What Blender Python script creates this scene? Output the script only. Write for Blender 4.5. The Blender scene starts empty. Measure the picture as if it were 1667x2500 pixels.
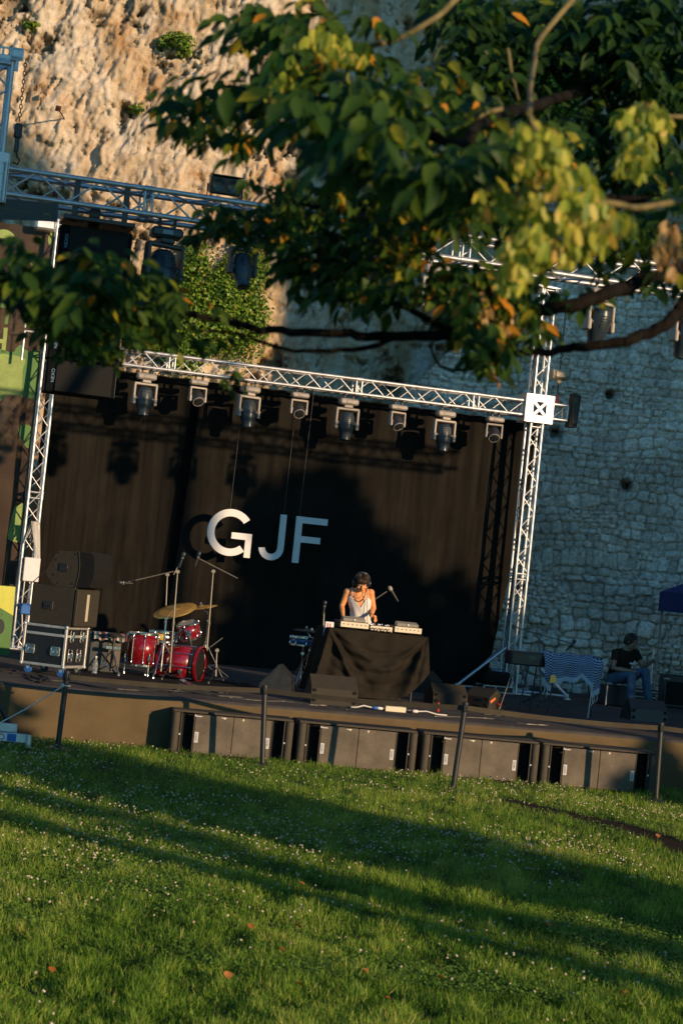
import bpy, bmesh, math, random
import numpy as np
from mathutils import Vector, Matrix, Quaternion
PI = math.pi
rng = np.random.default_rng(7)
random.seed(7)
scene = bpy.context.scene
# ------------------------------------------------------------------ camera, sky, sun, exposure
FPX, CZ, PITCH, ROLL = 4861.0, 2.3, math.radians(1.71), math.radians(5.9)
FWD = Vector((0, math.cos(PITCH), math.sin(PITCH)))
_u0 = Vector((1, 0, 0)).cross(FWD)
CR = Vector((1, 0, 0)) * math.cos(ROLL) + _u0 * math.sin(ROLL)
CU = -Vector((1, 0, 0)) * math.sin(ROLL) + _u0 * math.cos(ROLL)
cam = bpy.data.cameras.new('camera')
cam.sensor_fit = 'VERTICAL'; cam.sensor_height = 36; cam.lens = 36 * FPX / 2500
cam.clip_start = 0.05; cam.clip_end = 500
cam.dof.use_dof = True; cam.dof.focus_distance = 26.0; cam.dof.aperture_fstop = 6.3
co = bpy.data.objects.new('camera', cam)
scene.collection.objects.link(co)
m3 = Matrix((CR, CU, -FWD)).transposed()
co.matrix_world = Matrix.Translation((0, 0, CZ)) @ m3.to_4x4()
scene.camera = co
SAZ, SEL = math.radians(46), math.radians(11)
SUN = Vector((math.sin(SAZ) * math.cos(SEL), -math.cos(SAZ) * math.cos(SEL), math.sin(SEL)))
w = bpy.data.worlds.new('World'); scene.world = w; w.use_nodes = True
nt = w.node_tree; bg = nt.nodes['Background']
sky = nt.nodes.new('ShaderNodeTexSky'); sky.sky_type = 'NISHITA'; sky.sun_disc = False
sky.sun_elevation = SEL; sky.sun_rotation = math.atan2(SUN.x, SUN.y)
sky.ozone_density = 3.0; sky.dust_density = 0.3
wb = nt.nodes.new('ShaderNodeMix'); wb.data_type = 'RGBA'; wb.blend_type = 'MULTIPLY'; wb.inputs[0].default_value = 1; wb.inputs[7].default_value = (.58, 1.22, 1.46, 1)   # white balance of the blue evening sky
nt.links.new(sky.outputs[0], wb.inputs[6]); nt.links.new(wb.outputs[2], bg.inputs[0]); bg.inputs[1].default_value = 0.10
sl = bpy.data.lights.new('sun', 'SUN'); sl.energy = 5.0; sl.angle = math.radians(0.5); sl.color = (1, 0.70, 0.42)
so = bpy.data.objects.new('sun', sl); scene.collection.objects.link(so)
so.rotation_euler = SUN.to_track_quat('Z', 'Y').to_euler(); so.location = (10, -10, 12)
scene.view_settings.view_transform = 'Standard'; scene.view_settings.look = 'None'
scene.view_settings.exposure = 0.1; scene.view_settings.gamma = 1
# ------------------------------------------------------------------ stage frame
PHI = math.radians(14)
ORG = Vector((0, 23.95, 0))
E1 = Vector((math.cos(PHI), math.sin(PHI), 0)); E2 = Vector((-math.sin(PHI), math.cos(PHI), 0))
HS = 0.63
def S(a, b, z=0.0): return ORG + E1 * a + E2 * b + Vector((0, 0, z))
def ray(u, v): return FWD + CR * ((u - 833.5) / FPX) + CU * ((1250 - v) / FPX)
CP = Vector((0, 0, CZ))
def toab(p): q = p - ORG; return (q.dot(E1), q.dot(E2), p.z)
def at(u, v, b):                       # where the sight line meets the vertical plane at stage depth b
    d = ray(u, v); t = (b + ORG.dot(E2) - CP.dot(E2)) / d.dot(E2)
    return toab(CP + d * t)
def fl(u, v, z=HS):                    # where it meets a level surface
    d = ray(u, v); return toab(CP + d * ((z - CZ) / d.z))
def dep(u, v, D):                      # at a real distance
    d = ray(u, v); return CP + d * (D / d.dot(FWD))
# ------------------------------------------------------------------ object helpers
COL = scene.collection
def tag(o, label=None, cat=None, group=None, kind=None):
    if label: o['label'] = label
    if cat: o['category'] = cat
    if group: o['group'] = group
    if kind: o['kind'] = kind
    return o
def thing(name, label, cat, loc=(0, 0, 0), rz=PHI, group=None, rot=None):
    o = bpy.data.objects.new(name, None); COL.objects.link(o); o.empty_display_size = .1
    o.location = loc; o.rotation_euler = rot if rot else (0, 0, rz)
    return tag(o, label, cat, group)
def kids(o): return [c for c in bpy.data.objects if c.parent == o]
def copy_tree(o, parent=None, _k=None):
    c = o.copy(); COL.objects.link(c); c.parent = parent
    for ch in kids(o): copy_tree(ch, c)
    return c
class MB:
    def __init__(s, M=None): s.bm = bmesh.new(); s.M = M or Matrix()
    def _v(s, p): return s.bm.verts.new(s.M @ Vector(p))
    def box(s, c, d, bev=0.0, R=None):
        R = R or Matrix.Identity(3); c = Vector(c); h = [x / 2 for x in d]
        b = min(bev, min(h) * .49)
        if b <= 0:
            vs = [s._v(c + R @ Vector((sx * h[0], sy * h[1], sz * h[2]))) for sx in (-1, 1) for sy in (-1, 1) for sz in (-1, 1)]
            for f in ((0, 1, 3, 2), (4, 6, 7, 5), (0, 4, 5, 1), (2, 3, 7, 6), (0, 2, 6, 4), (1, 5, 7, 3)): s.bm.faces.new([vs[i] for i in f])
            return s
        V = {}
        for sx in (-1, 1):
            for sy in (-1, 1):
                for sz in (-1, 1):
                    sg = (sx, sy, sz)
                    for ax in range(3):
                        p = [sg[k] * (h[k] if k == ax else h[k] - b) for k in range(3)]
                        V[(sx, sy, sz, ax)] = s._v(c + R @ Vector(p))
        for ax in range(3):
            o1, o2 = [k for k in range(3) if k != ax]
            for sg in (-1, 1):
                q = []
                for a1, a2 in ((-1, -1), (1, -1), (1, 1), (-1, 1)):
                    t = [0, 0, 0]; t[ax] = sg; t[o1] = a1; t[o2] = a2; q.append(V[(*t, ax)])
                s.bm.faces.new(q)
        for ax in range(3):
            o1, o2 = [k for k in range(3) if k != ax]
            for a1 in (-1, 1):
                for a2 in (-1, 1):
                    t0 = [0, 0, 0]; t0[o1] = a1; t0[o2] = a2; t1 = list(t0); t0[ax] = -1; t1[ax] = 1
                    s.bm.faces.new([V[(*t0, o1)], V[(*t1, o1)], V[(*t1, o2)], V[(*t0, o2)]])
        for sx in (-1, 1):
            for sy in (-1, 1):
                for sz in (-1, 1): s.bm.faces.new([V[(sx, sy, sz, k)] for k in range(3)])
        return s
    def path(s, pts, r, n=8, cap=True, closed=False):
        pts = [Vector(p) for p in pts]; N = len(pts)
        rr = r if isinstance(r, (list, tuple)) else [r] * N
        rings = []; prev = None
        for i, p in enumerate(pts):
            if closed: t = pts[(i + 1) % N] - pts[i - 1]
            else: t = pts[min(i + 1, N - 1)] - pts[max(i - 1, 0)]
            if t.length < 1e-9: t = Vector((0, 0, 1))
            t.normalize()
            if prev is None:
                a = Vector((0, 0, 1)) if abs(t.z) < .9 else Vector((1, 0, 0))
                x = a.cross(t).normalized()
            else: x = (prev - t * prev.dot(t)).normalized()
            prev = x; y = t.cross(x)
            rings.append([s._v(p + (x * math.cos(2 * PI * k / n) + y * math.sin(2 * PI * k / n)) * rr[i]) for k in range(n)])
        for i in range(N if closed else N - 1):
            A, B = rings[i], rings[(i + 1) % N]
            for k in range(n): s.bm.faces.new([A[k], A[(k + 1) % n], B[(k + 1) % n], B[k]])
        if cap and not closed: s.bm.faces.new(rings[0][::-1]); s.bm.faces.new(rings[-1])
        return s
    def tube(s, a, b, r, n=8, r2=None): return s.path([a, b], [r, r if r2 is None else r2], n)
    def lathe(s, prof, n=24, M=None, cap=True, sx=1, sy=1):       # profile of (radius, height)
        M = M or Matrix(); rings = []
        for r, z in prof: rings.append([s._v(M @ Vector((r * sx * math.cos(2 * PI * k / n), r * sy * math.sin(2 * PI * k / n), z))) for k in range(n)])
        for A, B in zip(rings, rings[1:]):
            for k in range(n): s.bm.faces.new([A[k], A[(k + 1) % n], B[(k + 1) % n], B[k]])
        if cap: s.bm.faces.new(rings[0][::-1]); s.bm.faces.new(rings[-1])
        return s
    def prism(s, poly, t, M=None):                                 # polygon in local xz, thickness t along y (0..t)
        M = M or Matrix()
        A = [s._v(M @ Vector((x, 0, z))) for x, z in poly]; B = [s._v(M @ Vector((x, t, z))) for x, z in poly]
        n = len(poly); s.bm.faces.new(A); s.bm.faces.new(B[::-1])
        for i in range(n): s.bm.faces.new([A[i], B[i], B[(i + 1) % n], A[(i + 1) % n]])
        return s
    def grid(s, f, nu, nv):
        V = [[s._v(f(i / nu, j / nv)) for i in range(nu + 1)] for j in range(nv + 1)]
        for j in range(nv):
            for i in range(nu): s.bm.faces.new([V[j][i], V[j][i + 1], V[j + 1][i + 1], V[j + 1][i]])
        return s
    def build(s, name, mat, parent=None, smooth=None, solid=0.0):
        bmesh.ops.recalc_face_normals(s.bm, faces=s.bm.faces[:])
        me = bpy.data.meshes.new(name); s.bm.to_mesh(me); s.bm.free()
        me.materials.append(mat)
        o = bpy.data.objects.new(name, me); COL.objects.link(o); o.parent = parent
        if smooth is not None:
            for p in me.polygons: p.use_smooth = True
            if smooth > 0 and hasattr(me, 'set_sharp_from_angle'): me.set_sharp_from_angle(angle=math.radians(smooth))
        if solid:
            md = o.modifiers.new('thickness', 'SOLIDIFY'); md.thickness = solid; md.offset = 0
        return o
def npmesh(name, V, F, mat, parent=None, attrs=None, smooth=False, link=True):
    V = np.asarray(V, dtype=np.float32); F = np.asarray(F, dtype=np.int32)
    me = bpy.data.meshes.new(name); me.vertices.add(len(V)); me.vertices.foreach_set('co', V.ravel())
    k = F.shape[1]; me.loops.add(F.size); me.loops.foreach_set('vertex_index', F.ravel())
    me.polygons.add(len(F)); me.polygons.foreach_set('loop_start', np.arange(0, F.size, k, dtype=np.int32))
    me.polygons.foreach_set('loop_total', np.full(len(F), k, dtype=np.int32))
    if smooth: me.polygons.foreach_set('use_smooth', np.ones(len(F), dtype=bool))
    for an, av in (attrs or {}).items():
        a = me.attributes.new(an, 'FLOAT', 'POINT'); a.data.foreach_set('value', np.asarray(av, dtype=np.float32).ravel())
    me.update(calc_edges=True); me.validate()
    me.materials.append(mat)
    o = bpy.data.objects.new(name, me)
    if link: COL.objects.link(o); o.parent = parent
    return o
def cloud(name, mat, T, F, pos, X, Y, Z, sc, tint, parent=None, along=None):
    """many copies of one small template in one mesh: X,Y,Z are (N,3) axes"""
    T = np.asarray(T, float); F = np.asarray(F); N = len(pos); k = len(T)
    sc = np.asarray(sc).reshape(N, 1, -1)
    P = T[None] * sc
    V = pos[:, None, :] + P[:, :, 0:1] * X[:, None] + P[:, :, 1:2] * Y[:, None] + P[:, :, 2:3] * Z[:, None]
    FF = (F[None] + (np.arange(N) * k)[:, None, None]).reshape(-1, F.shape[1])
    return npmesh(name, V.reshape(-1, 3), FF, mat, parent, {'tint': np.repeat(tint, k)}, smooth=True)
def unit(v): return v / np.maximum(np.linalg.norm(v, axis=-1, keepdims=True), 1e-9)
def axes(Y, up):                      # leaf axes from its length direction Y and an approximate facing direction
    Y = unit(Y); X = unit(np.cross(Y, up)); return X, Y, np.cross(X, Y)
def text(s, name, mat, parent, size, M, ext=.002, align='CENTER', xs=1.0):
    cu = bpy.data.curves.new(name, 'FONT'); cu.body = s; cu.size = size; cu.extrude = ext; cu.align_x = align; cu.align_y = 'CENTER'
    t = bpy.data.objects.new('t', cu); me = bpy.data.meshes.new_from_object(t); bpy.data.objects.remove(t); bpy.data.curves.remove(cu)
    me.transform(M @ Matrix.Diagonal((xs, 1, 1, 1))); me.materials.clear(); me.materials.append(mat)
    o = bpy.data.objects.new(name, me); COL.objects.link(o); o.parent = parent; return o
FRONT = Matrix.Rotation(PI / 2, 4, 'X')      # lays a drawing in xy upright, facing -y
def T(x, y, z): return Matrix.Translation((x, y, z))
def RX(a): return Matrix.Rotation(a, 4, 'X')
def RY(a): return Matrix.Rotation(a, 4, 'Y')
def RZ(a): return Matrix.Rotation(a, 4, 'Z')
# ------------------------------------------------------------------ materials
def newmat(n):
    m = bpy.data.materials.new(n); m.use_nodes = True; t = m.node_tree
    return m, t, t.nodes['Principled BSDF'], t.nodes['Material Output']
def nd(t, ty, **k):
    n = t.nodes.new(ty)
    for a, b in k.items(): setattr(n, a, b)
    return n
def ramp(t, stops):
    r = nd(t, 'ShaderNodeValToRGB'); e = r.color_ramp.elements
    while len(e) < len(stops): e.new(.5)
    for q, (p, c) in zip(e, stops): q.position = p; q.color = (*c, 1) if len(c) == 3 else c
    return r
def pbr(n, c, rough=.6, metal=0., var=.18, vs=6., bump=.15, bs=90., bd=.002, sheen=0, alpha=None, c2=None, stretch=None, trans=0, coat=0):
    m, t, p, o = newmat(n); tc = nd(t, 'ShaderNodeTexCoord'); src = tc.outputs['Object']
    if stretch:
        mp = nd(t, 'ShaderNodeMapping'); mp.inputs['Scale'].default_value = stretch; t.links.new(src, mp.inputs[0]); src = mp.outputs[0]
    nz = nd(t, 'ShaderNodeTexNoise'); nz.inputs['Scale'].default_value = vs; nz.inputs['Detail'].default_value = 8; nz.inputs['Roughness'].default_value = .65
    t.links.new(src, nz.inputs['Vector'])
    ca = tuple(x * (1 - var) for x in c); cb = c2 if c2 else tuple(min(1, x * (1 + var)) for x in c)
    r = ramp(t, [(.35, ca), (.65, cb)]); t.links.new(nz.outputs[0], r.inputs[0]); t.links.new(r.outputs[0], p.inputs['Base Color'])
    mr = nd(t, 'ShaderNodeMapRange'); mr.inputs[3].default_value = max(0, rough - .1); mr.inputs[4].default_value = min(1, rough + .12)
    t.links.new(nz.outputs[0], mr.inputs[0]); t.links.new(mr.outputs[0], p.inputs['Roughness'])
    p.inputs['Metallic'].default_value = metal
    if rough >= .85: p.inputs['Specular IOR Level'].default_value = .08
    elif rough >= .7: p.inputs['Specular IOR Level'].default_value = .3
    if sheen: p.inputs['Sheen Weight'].default_value = sheen
    if coat: p.inputs['Coat Weight'].default_value = coat; p.inputs['Coat Roughness'].default_value = .08
    if trans: p.inputs['Transmission Weight'].default_value = trans
    if alpha is not None: p.inputs['Alpha'].default_value = alpha
    if bump:
        n2 = nd(t, 'ShaderNodeTexNoise'); n2.inputs['Scale'].default_value = bs; n2.inputs['Detail'].default_value = 4
        t.links.new(src, n2.inputs['Vector'])
        b = nd(t, 'ShaderNodeBump'); b.inputs['Strength'].default_value = bump; b.inputs['Distance'].default_value = bd
        t.links.new(n2.outputs[0], b.inputs['Height']); t.links.new(b.outputs[0], p.inputs['Normal'])
    return m
M = {}
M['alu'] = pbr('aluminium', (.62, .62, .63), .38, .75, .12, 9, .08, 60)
M['alu_shade'] = pbr('aluminium_shade_tint', (.44, .46, .49), .42, .7, .15, 9, .08, 60)  # darker, bluer aluminium: the truss shade is put into the colour
M['steel'] = pbr('chrome', (.75, .75, .76), .16, 1, .08, 12, .03)
M['black'] = pbr('black_paint', (.016, .017, .019), .45, 0, .3, 12, .2)
M['plastic'] = pbr('dark_plastic', (.022, .024, .027), .42, 0, .3, 14, .15)
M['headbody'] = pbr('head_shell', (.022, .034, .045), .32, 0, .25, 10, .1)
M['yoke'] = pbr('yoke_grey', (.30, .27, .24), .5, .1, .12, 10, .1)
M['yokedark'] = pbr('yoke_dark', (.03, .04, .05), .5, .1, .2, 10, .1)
M['lens'] = pbr('lens_glass', (.03, .035, .04), .08, .2, .2, 6, 0, coat=1)
M['white'] = pbr('white_print', (.72, .70, .70), .5, 0, .05, 8, .05)
M['logo'] = pbr('pale_print', (.55, .55, .56), .5, 0, .1, 30, .05)
M['bluetext'] = pbr('faint_blue_print', (.12, .22, .32), .5, 0, .1, 30, .05)
M['stackpaint'] = pbr('stack_paint', (.034, .029, .021), .75, 0, .15, 20, .5, 160, .003)
M['boxpaint'] = pbr('speaker_paint', (.062, .053, .040), .75, 0, .15, 20, .5, 160, .003)
M['grille'] = None
M['port'] = pbr('port_black', (.006, .006, .006), .8, 0, .2, 10, .1)
M['rail'] = pbr('case_aluminium', (.50, .50, .48), .4, .55, .2, 14, .1, 50)
M['casepanel'] = pbr('case_laminate', (.012, .013, .015), .4, 0, .3, 30, .3)
M['red'] = pbr('red_lacquer', (.22, .006, .012), .22, .1, .35, 40, .03, coat=1)
M['gold'] = pbr('cymbal_bronze', (.62, .38, .10), .42, .7, .25, 8, .12, 120, stretch=(1, 1, 8))
M['drumhead'] = pbr('drum_skin', (.5, .5, .46), .5, 0, .1, 10, .05)
M['cloth'] = pbr('black_cloth', (.021, .018, .0135), .95, 0, .25, 5, .35, 260, .002)
M['array'] = pbr('array_black', (.005, .006, .0075), .88, 0, .3, 12, .1)
M['skin'] = pbr('skin', (.74, .30, .11), .5, 0, .1, 14, .06)
M['skin2'] = pbr('skin_tanned', (.30, .17, .11), .5, 0, .12, 14, .06)
M['hair'] = pbr('dark_brown_hair', (.035, .018, .010), .5, 0, .4, 60, .6, 90, .004, stretch=(1, 1, .15))
M['top'] = pbr('white_singlet', (.70, .66, .64), .9, 0, .05, 14, .35, 60, .004)
M['jeans'] = pbr('blue_jeans', (.075, .12, .19), .9, 0, .2, 10, .4, 200, .002)
M['cable'] = pbr('black_cable', (.014, .014, .014), .55, 0, .3, 10, .05)
M['orange'] = pbr('orange_tape', (.75, .17, .03), .6, 0, .1, 20, .05)
M['rope'] = pbr('white_rope', (.6, .58, .55), .8, 0, .15, 80, .4, 200)
M['bark'] = pbr('bark', (.012, .010, .008), .9, 0, .4, 14, .9, 60, .01, stretch=(1, 1, .25))
M['twig'] = pbr('green_twig', (.15, .12, .045), .7, 0, .3, 30, .3, 100)
M['canopy'] = pbr('blue_canvas', (.004, .030, .14), .8, 0, .2, 6, .3, 120)
M['rust'] = pbr('rusty_plate', (.10, .035, .02), .8, 0, .4, 30, .4)
M['hoist'] = pbr('hoist_grey', (.42, .36, .25), .5, .2, .15, 12, .1)
M['bottle'] = pbr('clear_plastic', (.7, .75, .78), .1, 0, .05, 5, 0, trans=.8)
M['lemon'] = pbr('lemon_print', (.55, .55, .08), .6, 0, .06, 6, .1)
M['green'] = pbr('green_print', (.07, .17, .035), .6, 0, .12, 3, .1)
M['lime'] = pbr('lime_print', (.22, .30, .075), .6, 0, .2, 5, .1)
M['ink'] = pbr('dark_ink', (.01, .02, .02), .6, 0, .1, 6, 0)
M['stripe_red'] = pbr('red_plastic', (.5, .02, .02), .5, 0, .1, 6, 0)
M['sticker_blue'] = pbr('blue_sticker', (.02, .12, .40), .5, 0, .1, 6, 0)
M['sticker_yellow'] = pbr('yellow_sticker', (.7, .5, .08), .5, 0, .1, 6, 0)
M['frost'] = pbr('display_strip', (.28, .26, .22), .4, 0, .1, 10, 0)
M['panelcream'] = pbr('socket_panel', (.52, .46, .36), .5, .2, .15, 60, .1)
M['roll'] = pbr('carpet_roll', (.075, .06, .045), .95, 0, .2, 20, .6, 150, .004)
def grille_mat():
    m, t, p, o = newmat('speaker_grille'); tc = nd(t, 'ShaderNodeTexCoord')
    vo = nd(t, 'ShaderNodeTexVoronoi'); vo.inputs['Scale'].default_value = 110; t.links.new(tc.outputs['Object'], vo.inputs[0])
    nz = nd(t, 'ShaderNodeTexNoise'); nz.inputs['Scale'].default_value = 4; nz.inputs['Detail'].default_value = 8; t.links.new(tc.outputs['Object'], nz.inputs[0])
    r = ramp(t, [(.3, (.075, .060, .044)), (.55, (.125, .10, .072)), (.75, (.155, .13, .095))]); t.links.new(nz.outputs[0], r.inputs[0])
    r2 = ramp(t, [(.0, (.45, .45, .45)), (.5, (1, 1, 1))]); t.links.new(vo.outputs['Distance'], r2.inputs[0])
    mx = nd(t, 'ShaderNodeMix', data_type='RGBA', blend_type='MULTIPLY'); mx.inputs[0].default_value = 1
    t.links.new(r.outputs[0], mx.inputs[6]); t.links.new(r2.outputs[0], mx.inputs[7]); t.links.new(mx.outputs[2], p.inputs['Base Color'])
    p.inputs['Roughness'].default_value = .75
    b = nd(t, 'ShaderNodeBump'); b.inputs['Strength'].default_value = .4; b.inputs['Distance'].default_value = .003
    t.links.new(vo.outputs['Distance'], b.inputs['Height']); t.links.new(b.outputs[0], p.inputs['Normal'])
    return m
M['grille'] = grille_mat()
def leafmat(n, stops, rough=.5, transl=.35, spec=.5):
    m, t, p, o = newmat(n); a = nd(t, 'ShaderNodeAttribute', attribute_name='tint')
    nz = nd(t, 'ShaderNodeTexNoise'); nz.inputs['Scale'].default_value = 25; tc = nd(t, 'ShaderNodeTexCoord'); t.links.new(tc.outputs['Object'], nz.inputs[0])
    ad = nd(t, 'ShaderNodeMath', operation='MULTIPLY_ADD'); t.links.new(nz.outputs[0], ad.inputs[0]); ad.inputs[1].default_value = .25; t.links.new(a.outputs['Fac'], ad.inputs[2])
    sb = nd(t, 'ShaderNodeMath', operation='SUBTRACT'); t.links.new(ad.outputs[0], sb.inputs[0]); sb.inputs[1].default_value = .125
    r = ramp(t, stops); t.links.new(sb.outputs[0], r.inputs[0]); t.links.new(r.outputs[0], p.inputs['Base Color'])
    p.inputs['Roughness'].default_value = rough; p.inputs['Specular IOR Level'].default_value = spec
    tr = nd(t, 'ShaderNodeBsdfTranslucent'); t.links.new(r.outputs[0], tr.inputs[0])
    mx = nd(t, 'ShaderNodeMixShader'); mx.inputs[0].default_value = transl
    t.links.new(p.outputs[0], mx.inputs[1]); t.links.new(tr.outputs[0], mx.inputs[2]); t.links.new(mx.outputs[0], o.inputs[0])
    return m
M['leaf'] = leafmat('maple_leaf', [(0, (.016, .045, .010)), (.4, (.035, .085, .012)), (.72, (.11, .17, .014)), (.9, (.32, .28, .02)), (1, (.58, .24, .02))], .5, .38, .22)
M['leaf_far'] = leafmat('far_leaf', [(0, (.03, .05, .015)), (.6, (.05, .10, .02)), (1, (.13, .16, .03))], .6, .3)
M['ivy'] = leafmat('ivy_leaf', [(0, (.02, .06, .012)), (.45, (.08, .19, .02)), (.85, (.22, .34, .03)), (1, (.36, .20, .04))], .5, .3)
M['samara'] = leafmat('seed_wing', [(0, (.16, .25, .02)), (.4, (.38, .44, .04)), (.8, (.60, .56, .07)), (1, (.75, .42, .08))], .5, .5)
M['samara_dry'] = leafmat('dry_seed_wing', [(0, (.35, .20, .06)), (.6, (.50, .28, .10)), (1, (.55, .36, .12))], .5, .4)
M['grass'] = leafmat('grass_blade', [(0, (.03, .085, .012)), (.35, (.12, .25, .022)), (.75, (.30, .45, .055)), (1, (.50, .46, .13))], .55, .45, .25)
M['clover'] = leafmat('clover_leaf', [(0, (.05, .12, .015)), (.6, (.13, .24, .03)), (1, (.22, .33, .05))], .5, .3, .3)
M['flower'] = leafmat('clover_flower', [(0, (.42, .34, .20)), (.6, (.62, .54, .40)), (1, (.70, .60, .48))], .8, .2, .2)
M['dryleaf'] = leafmat('fallen_leaf', [(0, (.45, .14, .02)), (1, (.60, .25, .06))], .6, .3)
# ------------------------------------------------------------------ numpy noise
def vnoise(x, y, seed=0):
    xi = np.floor(x).astype(np.int64); yi = np.floor(y).astype(np.int64); xf = x - xi; yf = y - yi
    def h(a, b):
        n = (a * 374761393 + b * 668265263 + seed * 1442695040888963) & 0x7fffffff
        n = ((n ^ (n >> 13)) * 1274126177) & 0x7fffffff
        n = n ^ (n >> 16)
        return (n & 0xffff) / 65535.0
    u = xf * xf * (3 - 2 * xf); v = yf * yf * (3 - 2 * yf)
    return (h(xi, yi) * (1 - u) + h(xi + 1, yi) * u) * (1 - v) + (h(xi, yi + 1) * (1 - u) + h(xi + 1, yi + 1) * u) * v
def fbm(x, y, o=5, seed=0, g=.5, ridge=False):
    s = 0; a = 1; n = 0
    for k in range(o):
        q = vnoise(x, y, seed + k * 17)
        if ridge: q = 1 - np.abs(2 * q - 1)
        s = s + a * q; n += a; a *= g; x = x * 2.03 + 3.1; y = y * 2.03 + 7.7
    return s / n
# ------------------------------------------------------------------ ground
def ground_mat():
    m, t, p, o = newmat('lawn_soil'); tc = nd(t, 'ShaderNodeTexCoord')
    n = nd(t, 'ShaderNodeTexNoise'); n.inputs['Scale'].default_value = 14; n.inputs['Detail'].default_value = 8; t.links.new(tc.outputs['Object'], n.inputs[0])
    r = ramp(t, [(.35, (.006, .012, .005)), (.6, (.014, .028, .008)), (.8, (.025, .025, .01))]); t.links.new(n.outputs[0], r.inputs[0]); t.links.new(r.outputs[0], p.inputs['Base Color'])
    p.inputs['Roughness'].default_value = .95
    b = nd(t, 'ShaderNodeBump'); b.inputs['Distance'].default_value = .03; t.links.new(n.outputs[0], b.inputs['Height']); t.links.new(b.outputs[0], p.inputs['Normal'])
    return m
g = MB().grid(lambda i, j: (-90 + 180 * i, -60 + 130 * j, 0), 6, 6).build('ground', ground_mat()); tag(g, kind='structure')
# the bare dirt track: centre line in picture coordinates of the track on the lawn
def gl(u, v):
    d = ray(u, v); q = CP + d * ((0 - CZ) / d.z); return (q.x, q.y)
TR = [gl(u, v) for u, v in ((1150, 1943), (1235, 1955), (1310, 1974), (1400, 1995), (1480, 2010), (1560, 2035), (1640, 2062), (1720, 2090), (1900, 2150))]
TRW = [.05, .16, .20, .22, .22, .26, .28, .28, .28]
def track_dist(x, y):
    best = np.full(x.shape, 9.0)
    for (a, b), (c, d), w0, w1 in zip(TR, TR[1:], TRW, TRW[1:]):
        dx, dy = c - a, d - b; L = dx * dx + dy * dy
        t = np.clip(((x - a) * dx + (y - b) * dy) / L, 0, 1)
        ds = np.hypot(x - a - t * dx, y - b - t * dy) / (w0 * (1 - t) + w1 * t)
        best = np.minimum(best, ds)
    return best
def track():
    mb = MB(); n = 60; pts = []
    for i in range(n + 1):
        f = i / n * (len(TR) - 1); k = min(int(f), len(TR) - 2); t = f - k
        pts.append((Vector((*TR[k], 0)).lerp(Vector((*TR[k + 1], 0)), t), TRW[k] * (1 - t) + TRW[k + 1] * t))
    V = []
    for i, (p, wd) in enumerate(pts):
        q = pts[min(i + 1, n)][0] - pts[max(i - 1, 0)][0]; nn = Vector((-q.y, q.x, 0)).normalized()
        V.append([mb._v(p + nn * wd * s * (1 + .2 * math.sin(i * 1.3 + s)) + Vector((0, 0, .004))) for s in (-1, -.5, 0, .5, 1)])
    for A, B in zip(V, V[1:]):
        for k in range(4): mb.bm.faces.new([A[k], A[k + 1], B[k + 1], B[k]])
    o = mb.build('dirt_path', pbr('bare_soil', (.035, .026, .02), .95, 0, .35, 20, .8, 60, .02)); tag(o, kind='structure')
track()
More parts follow.
